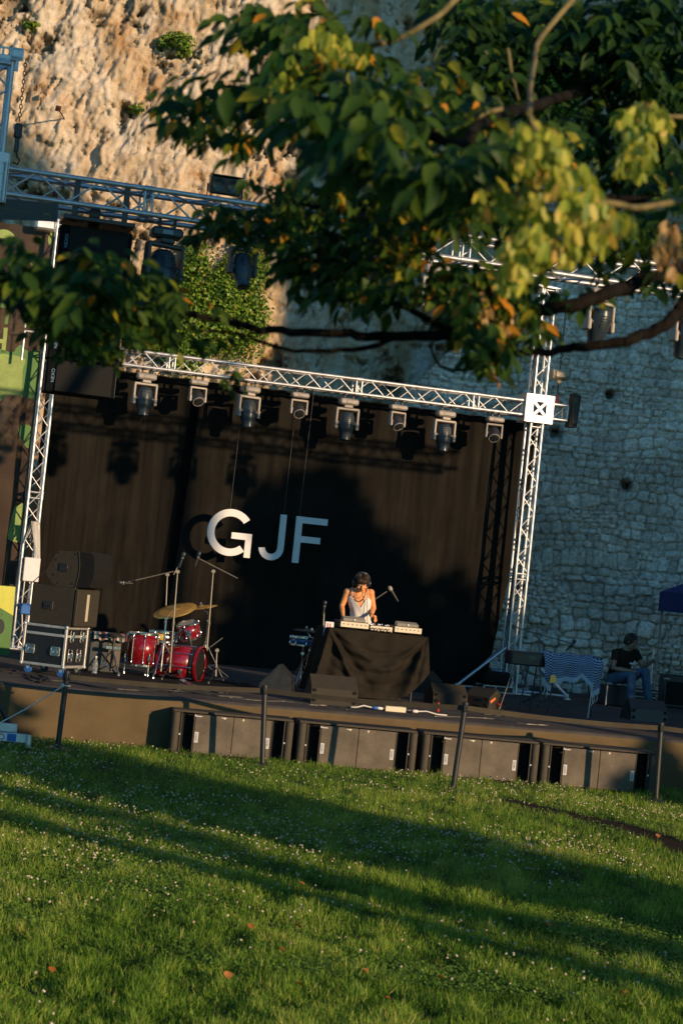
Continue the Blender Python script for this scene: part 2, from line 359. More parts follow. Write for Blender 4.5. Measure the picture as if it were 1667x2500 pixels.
# ------------------------------------------------------------------ grass
def in_view(x, y, m=.35): return np.abs(x + 0) < .182 * y + .35 * 0 + m
def stage_b(x, y): return (x - ORG.x) * E2.x + (y - ORG.y) * E2.y
def scatter(n, y0=9.2, y1=25.3, pw=1.0):
    y = y0 * (y1 / y0) ** rng.random(n) if pw else rng.uniform(y0, y1, n)
    x = (rng.random(n) * 2 - 1) * (.185 * y + .45)
    ok = (stage_b(x, y) < -.02) & (track_dist(x, y) > .9 + .25 * rng.random(n))
    return x[ok], y[ok]
def tone(x, y): return fbm(x * 1.3, y * .9, 4, 3) * .7 + fbm(x * 6, y * 5, 2, 9) * .3
def grass():
    x, y = scatter(290000); N = len(x)
    # template blade: 6 verts
    Tm = [(-.5, 0, 0), (.5, 0, 0), (-.36, .5, .10), (.36, .5, .10), (-.06, 1, .38), (.06, 1, .38)]
    F = [(0, 1, 3, 2), (2, 3, 5, 4)]
    az = rng.random(N) * 2 * PI; lean = rng.normal(0, .46, N)
    Y = np.stack([np.sin(az) * np.sin(lean), np.cos(az) * np.sin(lean), np.cos(lean)], 1)
    fa = rng.random(N) * 2 * PI; up = np.stack([np.cos(fa), np.sin(fa), np.zeros(N)], 1)
    X, Y, Z = axes(Y, up)
    tn = tone(x, y); patch = np.clip((fbm(x * 5.5, y * 3.6, 3, 21) - .5) * 1.7 + .5, 0, 1)
    h = (.034 + .040 * rng.random(N)) * (.35 + 1.35 * patch); wd = (.0040 + .0034 * rng.random(N)) * np.where(y < 15, 1.25, 1)
    sc = np.stack([wd, h, h], 1)
    tint = np.clip(-.22 + tn * .95 + patch * .42 + rng.normal(0, .2, N), 0, 1)
    tint = np.where(rng.random(N) < .03, .97, tint)
    pos = np.stack([x, y, np.full(N, -.002)], 1)
    o = cloud('grass', M['grass'], Tm, F, pos, X, Y, Z, sc, tint); tag(o, 'short green lawn grass in front of the stage', 'grass', kind='stuff')
    # clover leaves
    x, y = scatter(150000); d = fbm(x * .9 + 5, y * .8, 3, 40); keep = (rng.random(len(x)) < np.clip((d - .42) * 5, .04, 1)) & (y > 11.2); x = x[keep]; y = y[keep]; N = len(x)
    Tm = [(0, 0, 0), (.5, .35, .1), (.35, 1, .12), (-.35, 1, .12), (-.5, .35, .1)]; F = [(0, 1, 2, 2), (0, 2, 3, 4)]
    F = [(0, 1, 2, 3), (0, 3, 4, 4)]
    Tm = [(0, 0, 0), (.5, .4, .08), (.3, 1, .1), (-.3, 1, .1), (-.5, .4, .08), (0, .0, 0)]; F = [(0, 1, 2, 3), (0, 3, 4, 5)]
    az = rng.random(N) * 2 * PI; el = rng.normal(.35, .3, N)
    Y = np.stack([np.cos(az) * np.cos(el), np.sin(az) * np.cos(el), np.sin(el)], 1)
    X, Y, Z = axes(Y, np.tile([[.1, -.4, 1.]], (N, 1)))
    s = .011 + .010 * rng.random(N)
    pos = np.stack([x, y, .03 + .025 * rng.random(N)], 1)
    o = cloud('clover', M['clover'], Tm, F, pos, X, Y, Z, np.stack([s, s, s], 1), np.clip(tone(x, y) + rng.normal(0, .2, N), 0, 1))
    tag(o, 'clover leaves mixed through the lawn grass', 'clover', kind='stuff')
    # clover flowers
    x, y = scatter(16000); d = fbm(x * .7 + 2, y * .6, 3, 77); fade = np.clip((y - 11) / 7, .02, 1) * .72
    keep = rng.random(len(x)) < np.clip((d - .40) * 3.2, .03, 1) * fade; x = x[keep]; y = y[keep]; N = len(x)
    Tm = []; F = []
    n = 6; prof = [(.15, -.8), (.8, -.45), (1, .1), (.65, .7), (.12, .95)]
    for r, z in prof:
        for k in range(n): Tm.append((r * math.cos(2 * PI * k / n), r * math.sin(2 * PI * k / n), z))
    for j in range(len(prof) - 1):
        for k in range(n): F.append((j * n + k, j * n + (k + 1) % n, (j + 1) * n + (k + 1) % n, (j + 1) * n + k))
    X = np.tile([[1., 0, 0]], (N, 1)); Yv = np.tile([[0, 1., 0]], (N, 1)); Zv = unit(np.stack([rng.normal(0, .3, N), rng.normal(0, .3, N), np.ones(N)], 1))
    s = .006 + .005 * rng.random(N)
    pos = np.stack([x, y, .045 + .03 * rng.random(N)], 1)
    o = cloud('clover_flowers', M['flower'], Tm, F, pos, X, Yv, Zv, np.stack([s, s, s], 1), rng.random(N))
    tag(o, 'small cream clover flowers dotted over the lawn', 'flowers', kind='stuff')
grass()
# fallen leaves
LT = [(0, 0, 0), (.28, .22, .05), (.42, .5, .10), (.25, .8, .06), (0, 1, .0), (-.25, .8, .02), (-.42, .5, .04), (-.28, .22, .03), (0, .5, -.02)]
LF = [(0, 1, 2, 8), (8, 2, 3, 4), (8, 4, 5, 6), (8, 6, 7, 0)]
def fallen(u, v, rz, s, lab, dry):
    q = gl(u, v); me = npmesh('fallen_leaf', np.array(LT) * np.array([s, s, s * 2.5]), LF, M['dryleaf'], attrs={'tint': [dry] * 9}, smooth=True)
    me.location = (q[0], q[1], .055); me.rotation_euler = (.5, .25, rz); tag(me, lab, 'leaf', 'fallen leaves on the lawn')
FL = [(125, 2400, .4, 'orange fallen leaf low on the lawn near the bottom left corner'), (742, 2182, 1.2, 'orange fallen leaf on the lit grass strip left of centre'),
      (735, 2288, 2.0, 'bright orange fallen leaf just below the narrow tree shadow'), (610, 2290, .3, 'small dull fallen leaf in mid lawn'), (690, 2345, 2.6, 'brown curled fallen leaf on the lower lawn'),
      (895, 2400, .9, 'pale orange fallen leaf near bottom centre of the lawn'), (740, 2434, 1.8, 'pale fallen leaf lowest and left of centre'), (553, 2415, .2, 'upright orange leaf stuck in grass near the bottom'),
      (1080, 2413, 2.2, 'orange leaf in the grass near the bottom right of centre'), (1340, 2284, .6, 'largest pale orange fallen leaf on the right lawn'), (1074, 2220, 1.4, 'orange leaf among clover right of centre'),
      (1520, 2450, 2.9, 'orange leaf near the bottom right corner'), (1604, 2059, .1, 'tan fallen leaf lying on the bare dirt path'), (202, 2145, 2.1, 'small orange leaf in grass on the far left'),
      (380, 2040, 1.1, 'faint orange leaf in the shadow stripes on the left'), (955, 2470, 1.6, 'dark orange leaf at the bottom edge of the lawn')]
for i, (u, v, rz, lab) in enumerate(FL): fallen(u, v, rz, .05 + .02 * ((i * 7) % 5) / 5, lab, (i * 37 % 10) / 10)
# ------------------------------------------------------------------ cliff
def cliff_mat():
    m, t, p, o = newmat('limestone_cliff'); tc = nd(t, 'ShaderNodeTexCoord')
    mp = nd(t, 'ShaderNodeMapping'); mp.inputs['Scale'].default_value = (1, 1, .42); mp.inputs['Rotation'].default_value = (0, -.3, 0); t.links.new(tc.outputs['Object'], mp.inputs[0])
    def nz(s, d=10, r=.6, src=mp.outputs[0], dist=0):
        n = nd(t, 'ShaderNodeTexNoise'); n.inputs['Scale'].default_value = s; n.inputs['Detail'].default_value = d; n.inputs['Roughness'].default_value = r; n.inputs['Distortion'].default_value = dist; t.links.new(src, n.inputs[0]); return n.outputs[0]
    r1 = ramp(t, [(.34, (.42, .29, .17)), (.46, (.53, .41, .28)), (.60, (.60, .52, .42))]); t.links.new(nz(.9, 10, .6, dist=1.0), r1.inputs[0])
    r2 = ramp(t, [(.54, (0, 0, 0)), (.72, (1, 1, 1))]); t.links.new(nz(1.7, 12, .7, tc.outputs['Object']), r2.inputs[0])
    mx = nd(t, 'ShaderNodeMix', data_type='RGBA'); t.links.new(r2.outputs[0], mx.inputs[0]); t.links.new(r1.outputs[0], mx.inputs[6]); mx.inputs[7].default_value = (.42, .22, .08, 1)
    r3 = ramp(t, [(.50, (1, 1, 1)), (.60, (.62, .55, .47)), (.70, (.30, .27, .24))]); t.links.new(nz(6, 14, .80), r3.inputs[0])
    mu = nd(t, 'ShaderNodeMix', data_type='RGBA', blend_type='MULTIPLY'); mu.inputs[0].default_value = .8; t.links.new(mx.outputs[2], mu.inputs[6]); t.links.new(r3.outputs[0], mu.inputs[7])
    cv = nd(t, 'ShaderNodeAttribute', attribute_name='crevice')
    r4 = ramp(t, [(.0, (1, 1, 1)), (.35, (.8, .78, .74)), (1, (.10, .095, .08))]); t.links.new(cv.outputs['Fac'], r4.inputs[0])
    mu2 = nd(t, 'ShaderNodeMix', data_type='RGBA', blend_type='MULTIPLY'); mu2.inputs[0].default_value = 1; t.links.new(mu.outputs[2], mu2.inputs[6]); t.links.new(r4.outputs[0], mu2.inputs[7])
    t.links.new(mu2.outputs[2], p.inputs['Base Color']); p.inputs['Roughness'].default_value = .95; p.inputs['Specular IOR Level'].default_value = .15
    b = nd(t, 'ShaderNodeBump'); b.inputs['Distance'].default_value = .03; b.inputs['Strength'].default_value = .8; t.links.new(nz(9, 12, .75), b.inputs['Height']); t.links.new(b.outputs[0], p.inputs['Normal'])
    return m
def heightgrid(name, xs, zs, yf, mat):
    X, Z = np.meshgrid(xs, zs); Y, cv = yf(X, Z); nx, nz_ = len(xs), len(zs)
    V = np.stack([X, Y, Z], -1).reshape(-1, 3); i = np.arange(nx * nz_).reshape(nz_, nx)
    F = np.stack([i[:-1, :-1], i[:-1, 1:], i[1:, 1:], i[1:, :-1]], -1).reshape(-1, 4)
    return npmesh(name, V, F, mat, attrs={'crevice': cv}, smooth=True)
def cliff_y(X, Z):
    wx = X + .35 * (fbm(X * 1.2, Z * 1.2, 3, 71) - .5); wz = Z + .35 * (fbm(X * 1.2 + 9, Z * 1.2, 3, 72) - .5)
    sx = wx - .32 * wz                                              # strata lean
    big = fbm(sx * .16, Z * .10, 3, 5); mid = fbm(sx * .9, wz * .34, 5, 11, .6, True); fine = fbm(sx * 4.2, wz * .95, 6, 23, .62, True); xf = fbm(sx * 13, wz * 3.6, 4, 31, .62, True)
    blk = fbm(np.floor(sx * 3 + 1.5 * fine) * .37, np.floor(wz * 1.6 + 1.2 * mid) * .41, 2, 37)
    pit = np.clip(fbm(wx * 1.3, wz * 1.5, 6, 51, .68) - .60, 0, 1) * 9; pit2 = np.clip(fbm(wx * 4.5, wz * 3.6, 5, 61, .7) - .61, 0, 1) * 6
    x3 = fbm(sx * 30, wz * 12, 3, 83, .6, True)
    rough = fbm(sx * 3.6, wz * 2.0, 7, 41, .74)
    Y = 36.9 - 1.2 * (big - .5) - .30 * (mid - .5) - .12 * (fine - .5) - .30 * (rough - .5) - .06 * (xf - .5) - .22 * (blk - .5) + .26 * np.clip(pit, 0, 1) + .10 * np.clip(pit2, 0, 1)
    Y = Y + .5 * np.tanh((X + .6) * .8)
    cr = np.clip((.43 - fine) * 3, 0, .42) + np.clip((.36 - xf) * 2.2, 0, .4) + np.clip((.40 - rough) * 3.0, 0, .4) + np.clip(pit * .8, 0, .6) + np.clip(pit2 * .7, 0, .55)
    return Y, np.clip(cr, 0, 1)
xs = np.concatenate([np.arange(-30, -8.5, .5), np.arange(-8.5, 8.5, .034), np.arange(8.5, 26, .5)])
zs = np.concatenate([np.arange(-.3, 3, .25), np.arange(3, 13.4, .034), np.arange(13.4, 24, .4)])
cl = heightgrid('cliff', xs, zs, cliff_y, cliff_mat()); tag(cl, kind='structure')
# ------------------------------------------------------------------ rubble wall at the foot of the cliff
def stone_field(X, Z, cw, ch, seed):
    r = np.floor(Z / ch).astype(int); best = np.full(X.shape, 9.); sec = np.full(X.shape, 9.); idb = np.zeros(X.shape)
    def hsh(a, b, s):
        n = (a * 73856093 ^ b * 19349663 ^ (s + seed) * 83492791) & 0x7fffffff
        n = ((n ^ (n >> 13)) * 1274126177) & 0x7fffffff; return ((n ^ (n >> 16)) & 0xffff) / 65535.
    for dr in (-1, 0, 1):
        rr = r + dr; off = hsh(rr, rr * 0 + 3, 1) * cw; wv = cw * (.7 + .8 * hsh(rr, rr * 0 + 9, 2)); c = np.floor((X - off) / wv).astype(int)
        for dc in (-1, 0, 1):
            cc = c + dc; px = (cc + .5 + (hsh(cc, rr, 4) - .5) * .42) * wv + off; pz = (rr + .5 + (hsh(cc, rr, 5) - .5) * .22) * ch
            k = .8 + .5 * hsh(cc, rr, 6)
            d = (np.abs((X - px) / wv * 1.25) ** 4.5 + np.abs((Z - pz) / ch * 1.2) ** 4.5) ** (1 / 4.5) * k
            m = d < best; sec = np.where(m, best, np.minimum(sec, d)); best = np.where(m, d, best); idb = np.where(m, hsh(cc, rr, 7), idb)
    return best, sec, idb
def wall_mat():
    m, t, p, o = newmat('rubble_masonry'); tc = nd(t, 'ShaderNodeTexCoord'); cv = nd(t, 'ShaderNodeAttribute', attribute_name='crevice'); st = nd(t, 'ShaderNodeAttribute', attribute_name='stone')
    r1 = ramp(t, [(0, (.48, .40, .33)), (.5, (.74, .64, .54)), (1, (.90, .80, .70))]); t.links.new(st.outputs['Fac'], r1.inputs[0])
    n = nd(t, 'ShaderNodeTexNoise'); n.inputs['Scale'].default_value = 14; n.inputs['Detail'].default_value = 10; n.inputs['Roughness'].default_value = .7; t.links.new(tc.outputs['Object'], n.inputs[0])
    r2 = ramp(t, [(.38, (.66, .66, .66)), (.6, (1.2, 1.2, 1.17))]); t.links.new(n.outputs[0], r2.inputs[0])
    n3 = nd(t, 'ShaderNodeTexNoise'); n3.inputs['Scale'].default_value = .8; n3.inputs['Detail'].default_value = 6; t.links.new(tc.outputs['Object'], n3.inputs[0])
    r5 = ramp(t, [(.40, (.84, .84, .82)), (.62, (1.15, 1.15, 1.15))]); t.links.new(n3.outputs[0], r5.inputs[0])
    a = nd(t, 'ShaderNodeMix', data_type='RGBA', blend_type='MULTIPLY'); a.inputs[0].default_value = 1; t.links.new(r1.outputs[0], a.inputs[6]); t.links.new(r2.outputs[0], a.inputs[7])
    c = nd(t, 'ShaderNodeMix', data_type='RGBA', blend_type='MULTIPLY'); c.inputs[0].default_value = 1; t.links.new(a.outputs[2], c.inputs[6]); t.links.new(r5.outputs[0], c.inputs[7])
    r4 = ramp(t, [(0, (1, 1, 1)), (.5, (.6, .6, .58)), (1, (.10, .10, .09))]); t.links.new(cv.outputs['Fac'], r4.inputs[0])
    b = nd(t, 'ShaderNodeMix', data_type='RGBA', blend_type='MULTIPLY'); b.inputs[0].default_value = 1; t.links.new(c.outputs[2], b.inputs[6]); t.links.new(r4.outputs[0], b.inputs[7])
    t.links.new(b.outputs[2], p.inputs['Base Color']); p.inputs['Roughness'].default_value = .95; p.inputs['Specular IOR Level'].default_value = .15
    bu = nd(t, 'ShaderNodeBump'); bu.inputs['Distance'].default_value = .03; bu.inputs['Strength'].default_value = .7; t.links.new(n.outputs[0], bu.inputs['Height']); t.links.new(bu.outputs[0], p.inputs['Normal'])
    return m
def wall():
    xs = np.arange(-1.5, 9.5, .02); zs = np.arange(-.05, 9.6, .02); X, Z = np.meshgrid(xs, zs)
    Xw = X + .10 * (fbm(X * 2, Z * 2, 3, 91) - .5) * 2; Zw = Z - .02 * X + .045 * np.sin(Z * 5.3) + .03 * np.sin(Z * 11.7) + .10 * (fbm(X * .9, Z * 1.2, 3, 92) - .5) * 2
    b1, s1, i1 = stone_field(Xw, Zw, .20, .165, 1); b2, s2, i2 = stone_field(Xw + 3, Zw + 5, .12, .10, 2)
    sel = fbm(X * 1.1, Z * 1.6, 3, 93) > .585
    b = np.where(sel, b2, b1); s = np.where(sel, s2, s1); idb = np.where(sel, i2, i1)
    edge = np.clip((s - b) * 2.2, 0, 1); dome = np.clip(1 - b * .9, 0, 1)
    low = np.clip((3.2 - Z) / 2.5, 0, 1)                             # deeper, emptier joints near the foot
    mort = np.clip(edge * 2.2, 0, 1)
    Y = 35.5 - (.05 + .06 * low) * mort ** .6 - .03 * dome * mort - .05 * (fbm(X * 9, Z * 9, 4, 94) - .5) - .12 * (idb - .5) * mort * (.4 + .6 * low) - .12 * (fbm(X * .7, Z * .7, 3, 95) - .5)
    holes = np.zeros(X.shape)
    for hx, hz, hr in ((3.65, 5.15, .12), (5.0, 4.35, .10), (2.55, 4.3, .09), (4.55, 5.95, .08), (3.3, 2.4, .12)):
        holes = np.maximum(holes, np.clip(1.3 - np.hypot((X - hx) / hr, (Z - hz) / hr) + .8 * (fbm(X * 12, Z * 12, 3, 99) - .5), 0, 1))
    Y += .25 * holes
    fill = fbm(X * 1.3, Z * 1.0, 4, 97) > .52
    cr = (1 - mort) * (.42 + .45 * low) * np.where(fill, .75, 1) + .9 * holes
    V = np.stack([X, Y, Z], -1).reshape(-1, 3); nz_, nx = X.shape; i = np.arange(nx * nz_).reshape(nz_, nx)
    top = 6.6 + .12 * (X - 2.5) + 1.3 * np.tanh((X - 1.6) * 1.1) + .8 * (fbm(X * .8, X * 0 + 2, 4, 98) - .5)
    ok = (Z < top); okf = ok[:-1, :-1] & ok[1:, 1:] & ok[1:, :-1] & ok[:-1, 1:]
    F = np.stack([i[:-1, :-1], i[:-1, 1:], i[1:, 1:], i[1:, :-1]], -1)[okf]
    o = npmesh('stone_wall', V, F, wall_mat(), attrs={'crevice': cr, 'stone': np.clip(idb * .6 + .4 * fbm(X * 3, Z * 3, 3, 96), 0, 1)}, smooth=True)
    tag(o, 'grey rubble stone wall in shade rising behind the right side of the stage', 'wall')
wall()
# ------------------------------------------------------------------ things on the cliff
def bushy(name, lab, cat, cen, rad, n, size, mat, group=None, drop=0, seed=1, poly=None):
    r = np.random.default_rng(seed); t = thing(name, lab, cat, cen, 0, group)
    d = unit(r.normal(size=(n, 3))); rr = r.random(n) ** .45
    K = 14; cen_ = unit(r.normal(size=(K, 3))) * (.25 + .6 * r.random(K))[:, None]; rk = .16 + .34 * r.random(K); ki = r.choice(K, n, p=rk ** 2 / (rk ** 2).sum())
    pos = (cen_[ki] + d * (rr * rk[ki])[:, None]) * np.array(rad) + np.array([0, 0, -1.]) * (rad[2] * .35 * r.random(n) ** 5)[:, None]
    az = r.random(n) * 2 * PI; Yd = np.stack([np.cos(az), np.sin(az), r.normal(-.3, .5, n)], 1); up = unit(d + np.array([.2, -.7, .6]) + r.normal(0, .5, (n, 3)))
    X, Y, Z = axes(Yd, up)
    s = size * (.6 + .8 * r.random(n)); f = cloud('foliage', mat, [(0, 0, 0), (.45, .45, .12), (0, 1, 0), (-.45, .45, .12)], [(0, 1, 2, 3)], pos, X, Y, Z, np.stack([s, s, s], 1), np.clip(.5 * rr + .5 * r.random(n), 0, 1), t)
    mb = MB()
    for k in range(9):
        e = Vector(pos[k * 7 % n]); mb.path([(0, .25 * rad[1], -.6 * rad[2]), e * .5 + Vector((0, .1, 0)), e], [.02, .012, .006], 5)
    mb.build('stem', M['twig'], t)
    return t
def cl_at(u, v, D=36.3): return dep(u, v, D)
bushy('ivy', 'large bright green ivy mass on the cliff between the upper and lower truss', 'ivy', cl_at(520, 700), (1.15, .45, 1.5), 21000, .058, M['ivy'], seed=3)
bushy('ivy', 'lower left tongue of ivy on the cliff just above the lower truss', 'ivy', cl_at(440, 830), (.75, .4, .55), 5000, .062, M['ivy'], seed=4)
bushy('cliff_shrub', 'small green shrub growing high on the sunlit cliff', 'shrub', cl_at(440, 100), (.45, .3, .3), 2200, .06, M['ivy'], seed=5)
bushy('cliff_shrub', 'tiny green tuft on the cliff left of the leafy branch tip', 'shrub', cl_at(336, 266), (.18, .14, .11), 380, .05, M['ivy'], seed=6)
bushy('cliff_shrub', 'pale dry tuft at the top left of the cliff', 'shrub', cl_at(78, 58), (.25, .18, .12), 500, .05, M['ivy'], seed=7)
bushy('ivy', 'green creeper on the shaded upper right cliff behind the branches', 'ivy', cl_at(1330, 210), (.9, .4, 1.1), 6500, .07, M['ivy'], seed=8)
for i, (u, v, lab) in enumerate(((143, 265, 'square rusty anchor plate on the cliff above the upper truss'), (136, 475, 'square rusty anchor plate seen through the upper truss'))):
    p = dep(u, v, 35.4); mb = MB(); mb.box((0, 0, 0), (.10, .02, .10), .004); mb.tube((0, -.01, 0), (0, -.05, 0), .015, 8); mb.tube((0, 0, 0), (0, 1.6, 0), .012, 6)
    o = mb.build('anchor_plate', M['rust']); o.location = p; o.rotation_euler = (0, .1, 0); tag(o, lab, 'anchor plate')
# ------------------------------------------------------------------ stage
def mat_deck():
    return pbr('stage_carpet', (.072, .066, .062), .9, 0, .25, 2.5, .5, 220, .003)
M['deck'] = mat_deck(); M['skirt'] = pbr('stage_skirt', (.118, .086, .047), .92, 0, .12, 3, .5, 260, .003)
st = thing('stage', 'long low stage with brown fabric skirt and rounded grey carpeted edge', 'stage', S(0, 0, 0))
def prof_sheet(pts, x0, x1, n):
    mb = MB(); V = []
    for i in range(n + 1):
        x = x0 + (x1 - x0) * i / n; V.append([mb._v((x, p[0], p[1])) for p in pts])
    for A, B in zip(V, V[1:]):
        for k in range(len(pts) - 1): mb.bm.faces.new([A[k], A[k + 1], B[k + 1], B[k]])
    return mb
r_ = .07
arc = [(.0 + r_ - r_ * math.cos(a), HS - r_ + r_ * math.sin(a)) for a in [PI / 2 * k / 6 for k in range(7)]]
prof_sheet(arc[2:] + [(9.2, HS), (9.2, 0)], -12, 9, 2).build('deck', M['deck'], st, 40)
prof_sheet([(0.012, 0), (.004, .25)] + arc[:3], -12, 9, 60).build('skirt', M['skirt'], st, 40)
# ------------------------------------------------------------------ trusses
def truss_parts(L, w, h, root, Mx, mat, cr=.025, br=.009, pitch=.27, ends=True, seams=()):
    """box truss along local x from 0 to L; four chords and one lattice"""
    cs = [(sy * w / 2, sz * h / 2) for sy in (-1, 1) for sz in (-1, 1)]
    for y, z in cs: MB(Mx).tube((0, y, z), (L, y, z), cr, 14).build('chord', mat, root, 60)
    mb = MB(Mx); n = max(2, int(round(L / pitch))); q = L / n
    for y in (-w / 2, w / 2):
        s0 = 1 if y < 0 else -1
        for i in range(n):
            mb.tube((i * q, y, s0 * h / 2 * (1 if i % 2 else -1)), ((i + 1) * q, y, s0 * h / 2 * (-1 if i % 2 else 1)), br, 7)
    for z in (-h / 2, h / 2):
        s0 = 1 if z < 0 else -1
        for i in range(n):
            mb.tube((i * q, s0 * w / 2 * (1 if i % 2 else -1), z), ((i + 1) * q, s0 * w / 2 * (-1 if i % 2 else 1), z), br, 7)
    mb.build('lattice', mat, root, 60)
    for x in list(seams) + ([.03, L - .03] if ends else []):
        mb = MB(Mx)
        for o in ((-.045, .045) if 0.1 < x < L - .1 else (0,)):
            for y in (-w / 2, w / 2): mb.tube((x + o, y, -h / 2), (x + o, y, h / 2), .014, 8)
            for z in (-h / 2, h / 2): mb.tube((x + o, -w / 2, z), (x + o, w / 2, z), .014, 8)
        for y, z in cs: mb.tube((x - .06, y, z), (x + .06, y, z), cr + .006, 12)
        mb.build('coupler', mat, root, 60)
BT = 7.4
UPM = RY(-PI / 2)           # local x becomes up
# right tower
def tower(a, ztop, lab, seams, base=True, w=.20, d=.24, cables=True, mat=None):
    t = thing('truss_tower', lab, 'truss', S(a, BT, HS)); mat = mat or M['alu']
    truss_parts(ztop - HS, d, w, t, UPM, mat, pitch=.245, seams=[s - HS for s in seams])
    mb = MB(); mb.box((0, 0, .01), (.6, .6, .02), .003); mb.build('base_plate', M['alu'], t)
    mb = MB(); mb.box((0, 0, ztop - HS + .012), (.34, .34, .024), .004)
    for sx in (-1, 1): mb.box((sx * .13, 0, ztop - HS - .04), (.012, .30, .1), .002)
    mb.tube((-.17, 0, ztop - HS + .05), (.17, 0, ztop - HS + .05), .03, 10); mb.build('head_block', M['alu'], t, 40)
    if base:
        for dx, dy in ((-.95, -.25), (.85, -.5), (-.5, .8), (.6, .7)):
            mb = MB(); mb.tube((.10 * np.sign(dx), .1 * np.sign(dy), .75), (dx, dy, .05), .024, 10); mb.tube((.10 * np.sign(dx), .1 * np.sign(dy), .75), (.10 * np.sign(dx), .1 * np.sign(dy), .67), .035, 10)
            mb.tube((0, 0, .05), (dx, dy, .05), .02, 8); mb.lathe([(.06, 0), (.06, .02), (.02, .03), (.02, .09)], 12, T(dx, dy, 0)); mb.build('outrigger', M['alu'], t, 40)
    if cables:
        mb = MB(); r = random.Random(int(a * 10))
        for k in range(3):
            pts = [(-.13 - .012 * k + .012 * math.sin(z * 3 + k), -.14 + .02 * k, z) for z in np.arange(.1, ztop - HS - .1, .2)]; mb.path(pts, .007, 6)
        mb.build('cable', M['cable'], t, 60)
    return t
tw = tower(4.90, 7.22, 'white lit right truss tower with outrigger feet before the stone wall', [2.52, 5.0])
# sleeve block of the right tower
mb = MB()
for sy in (-1, 1):
    for q in ((-.17, 0), (.17, 0), (0, -.17), (0, .17)):
        mb.box((q[0], sy * .20, 5.25 - HS + q[1]), (.12 if q[0] else .22, .012, .46 if q[0] else .12), .004)
    [mb.box((0, sy * (.2 + .006 * k_), 5.25 - HS), (.045, .010, .36), .002, Matrix.Rotation(.75 * k_, 3, 'Y')) for k_ in (-1, 1)]
for sx in (-1, 1): mb.box((sx * .236, 0, 5.25 - HS), (.012, .40, .46), .004)
mb.build('sleeve_block', M['alu'], tw)
truss_stub = MB(T(.24, 0, 5.24 - HS))
for y in (-.12, .12):
    for z in (-.12, .12): truss_stub.tube((0, y, z), (.27, y, z), .024, 12)
    truss_stub.tube((.27, y, -.14), (.27, y, .14), .02, 8); truss_stub.tube((.0, y, -.12), (.25, y, .12), .009, 6)
truss_stub.build('truss_stub', M['alu'], tw, 60)
tl = tower(-2.985, 7.16, 'left rear truss tower lit white, between the green banner and the black curtain', [2.98, 5.2], base=False)
mb = MB(); mb.box((.35, 0, 7.10 - HS), (.5, .30, .16), .03); mb.box((-.28, 0, 7.10 - HS), (.3, .3, .16), .03); mb.build('head_plate', M['alu'], tl)
for z in (5.95 - HS, 5.45 - HS): MB().tube((-.42, -.1, z), (-.05, -.1, z), .02, 8).tube((-.42, -.1, z), (-.42, -.1, z - .45), .02, 8).build('side_frame', M['alu'], tl, 60)
# cables and a white tag in the left tower foot
mb = MB()
for k in range(7): mb.path([(-.10 + .02 * k, -.16 + .01 * k, 1.75 - .05 * abs(k - 3)), (-.02 + .02 * k, -.2, 1.95), (.08 + .015 * k, -.16, 1.55 - .03 * k), (.1, -.12, 1.2)], .010, 6)
mb.path([(-.02, -.17, 1.3), (-.03, -.18, .7), (.02, -.17, .3), (-.02, -.17, 0.02)], .012, 6); mb.build('cable_coil', M['rope'], tl, 60)
MB().box((.06, -.19, 1.22), (.24, .04, .36), .01).build('tag_plate', M['white'], tl)
MB().box((.08, -.19, .62), (.24, .08, .16), .01).build('socket_box', M['sticker_blue'], tl)
# cross truss of the back goal post
ct = thing('lighting_truss', 'lower horizontal truss lit white across the top of the black backdrop', 'truss', S(-2.86, BT, 5.245))
truss_parts(7.52, .24, .23, ct, Matrix(), M['alu'], pitch=.262, seams=(1.75, 4.75, 6.7))
# front roof truss
BF = -.7
ft = thing('roof_truss', 'long upper front truss crossing the whole picture in front of the cliff', 'truss', S(-4.45, BF, 6.235))
truss_parts(13.5, .42, .285, ft, Matrix(), M['alu_shade'], cr=.03, br=.012, pitch=.36, seams=(1.62, 5.4, 9.2))
# front left tower with sleeve block
fz = 7.62
fw = thing('truss_tower', 'blue-shaded front truss tower with a large sleeve block at the upper left edge', 'truss', S(-4.72, BF, 0))
truss_parts(fz, .42, .44, fw, UPM, M['alu_shade'], cr=.03, br=.013, pitch=.36, ends=False)
mb = MB()
for sy in (-1, 1):
    mb.box((-.17, sy * .30, 6.25), (.22, .012, .56), .004); mb.box((.19, sy * .30, 6.25), (.20, .012, .56), .004); mb.box((0, sy * .3, 6.46), (.2, .010, .14), .003); mb.box((0, sy * .3, 6.04), (.2, .01, .14), .003)
for sx in (-1, 1): mb.box((sx * .30, 0, 6.25), (.012, .58, .56), .004)
for z in (6.02, 6.1, 6.3, 6.42):
    for x in (.14, .24): mb.tube((x, -.31, z), (x, -.325, z), .012, 8)
mb.tube((.27, -.33, 5.98), (.27, -.33, 6.42), .02, 10)
mb.build('sleeve_block', M['alu_shade'], fw)
mb = MB(); 
mb.box((-.05, -.27, fz + .07), (.74, .014, .02), .003); mb.box((-.05, -.27, fz - .03), (.74, .014, .05), .003)
for k in range(7): mb.box((-.32 + k * .085, -.27, fz + .025), (.028, .014, .08), .002)
mb.box((.26, -.27, fz + .02), (.14, .014, .14), .01); mb.box((-.05, .27, fz + .02), (.74, .014, .14), .01)
for x in (-.3, .25): mb.tube((x, -.27, fz), (x, .27, fz), .025, 10)
mb.tube((-.45, -.27, fz - .1), (.2, -.27, fz - .1), .03, 10); mb.build('pulley_head', M['alu_shade'], fw, 40)
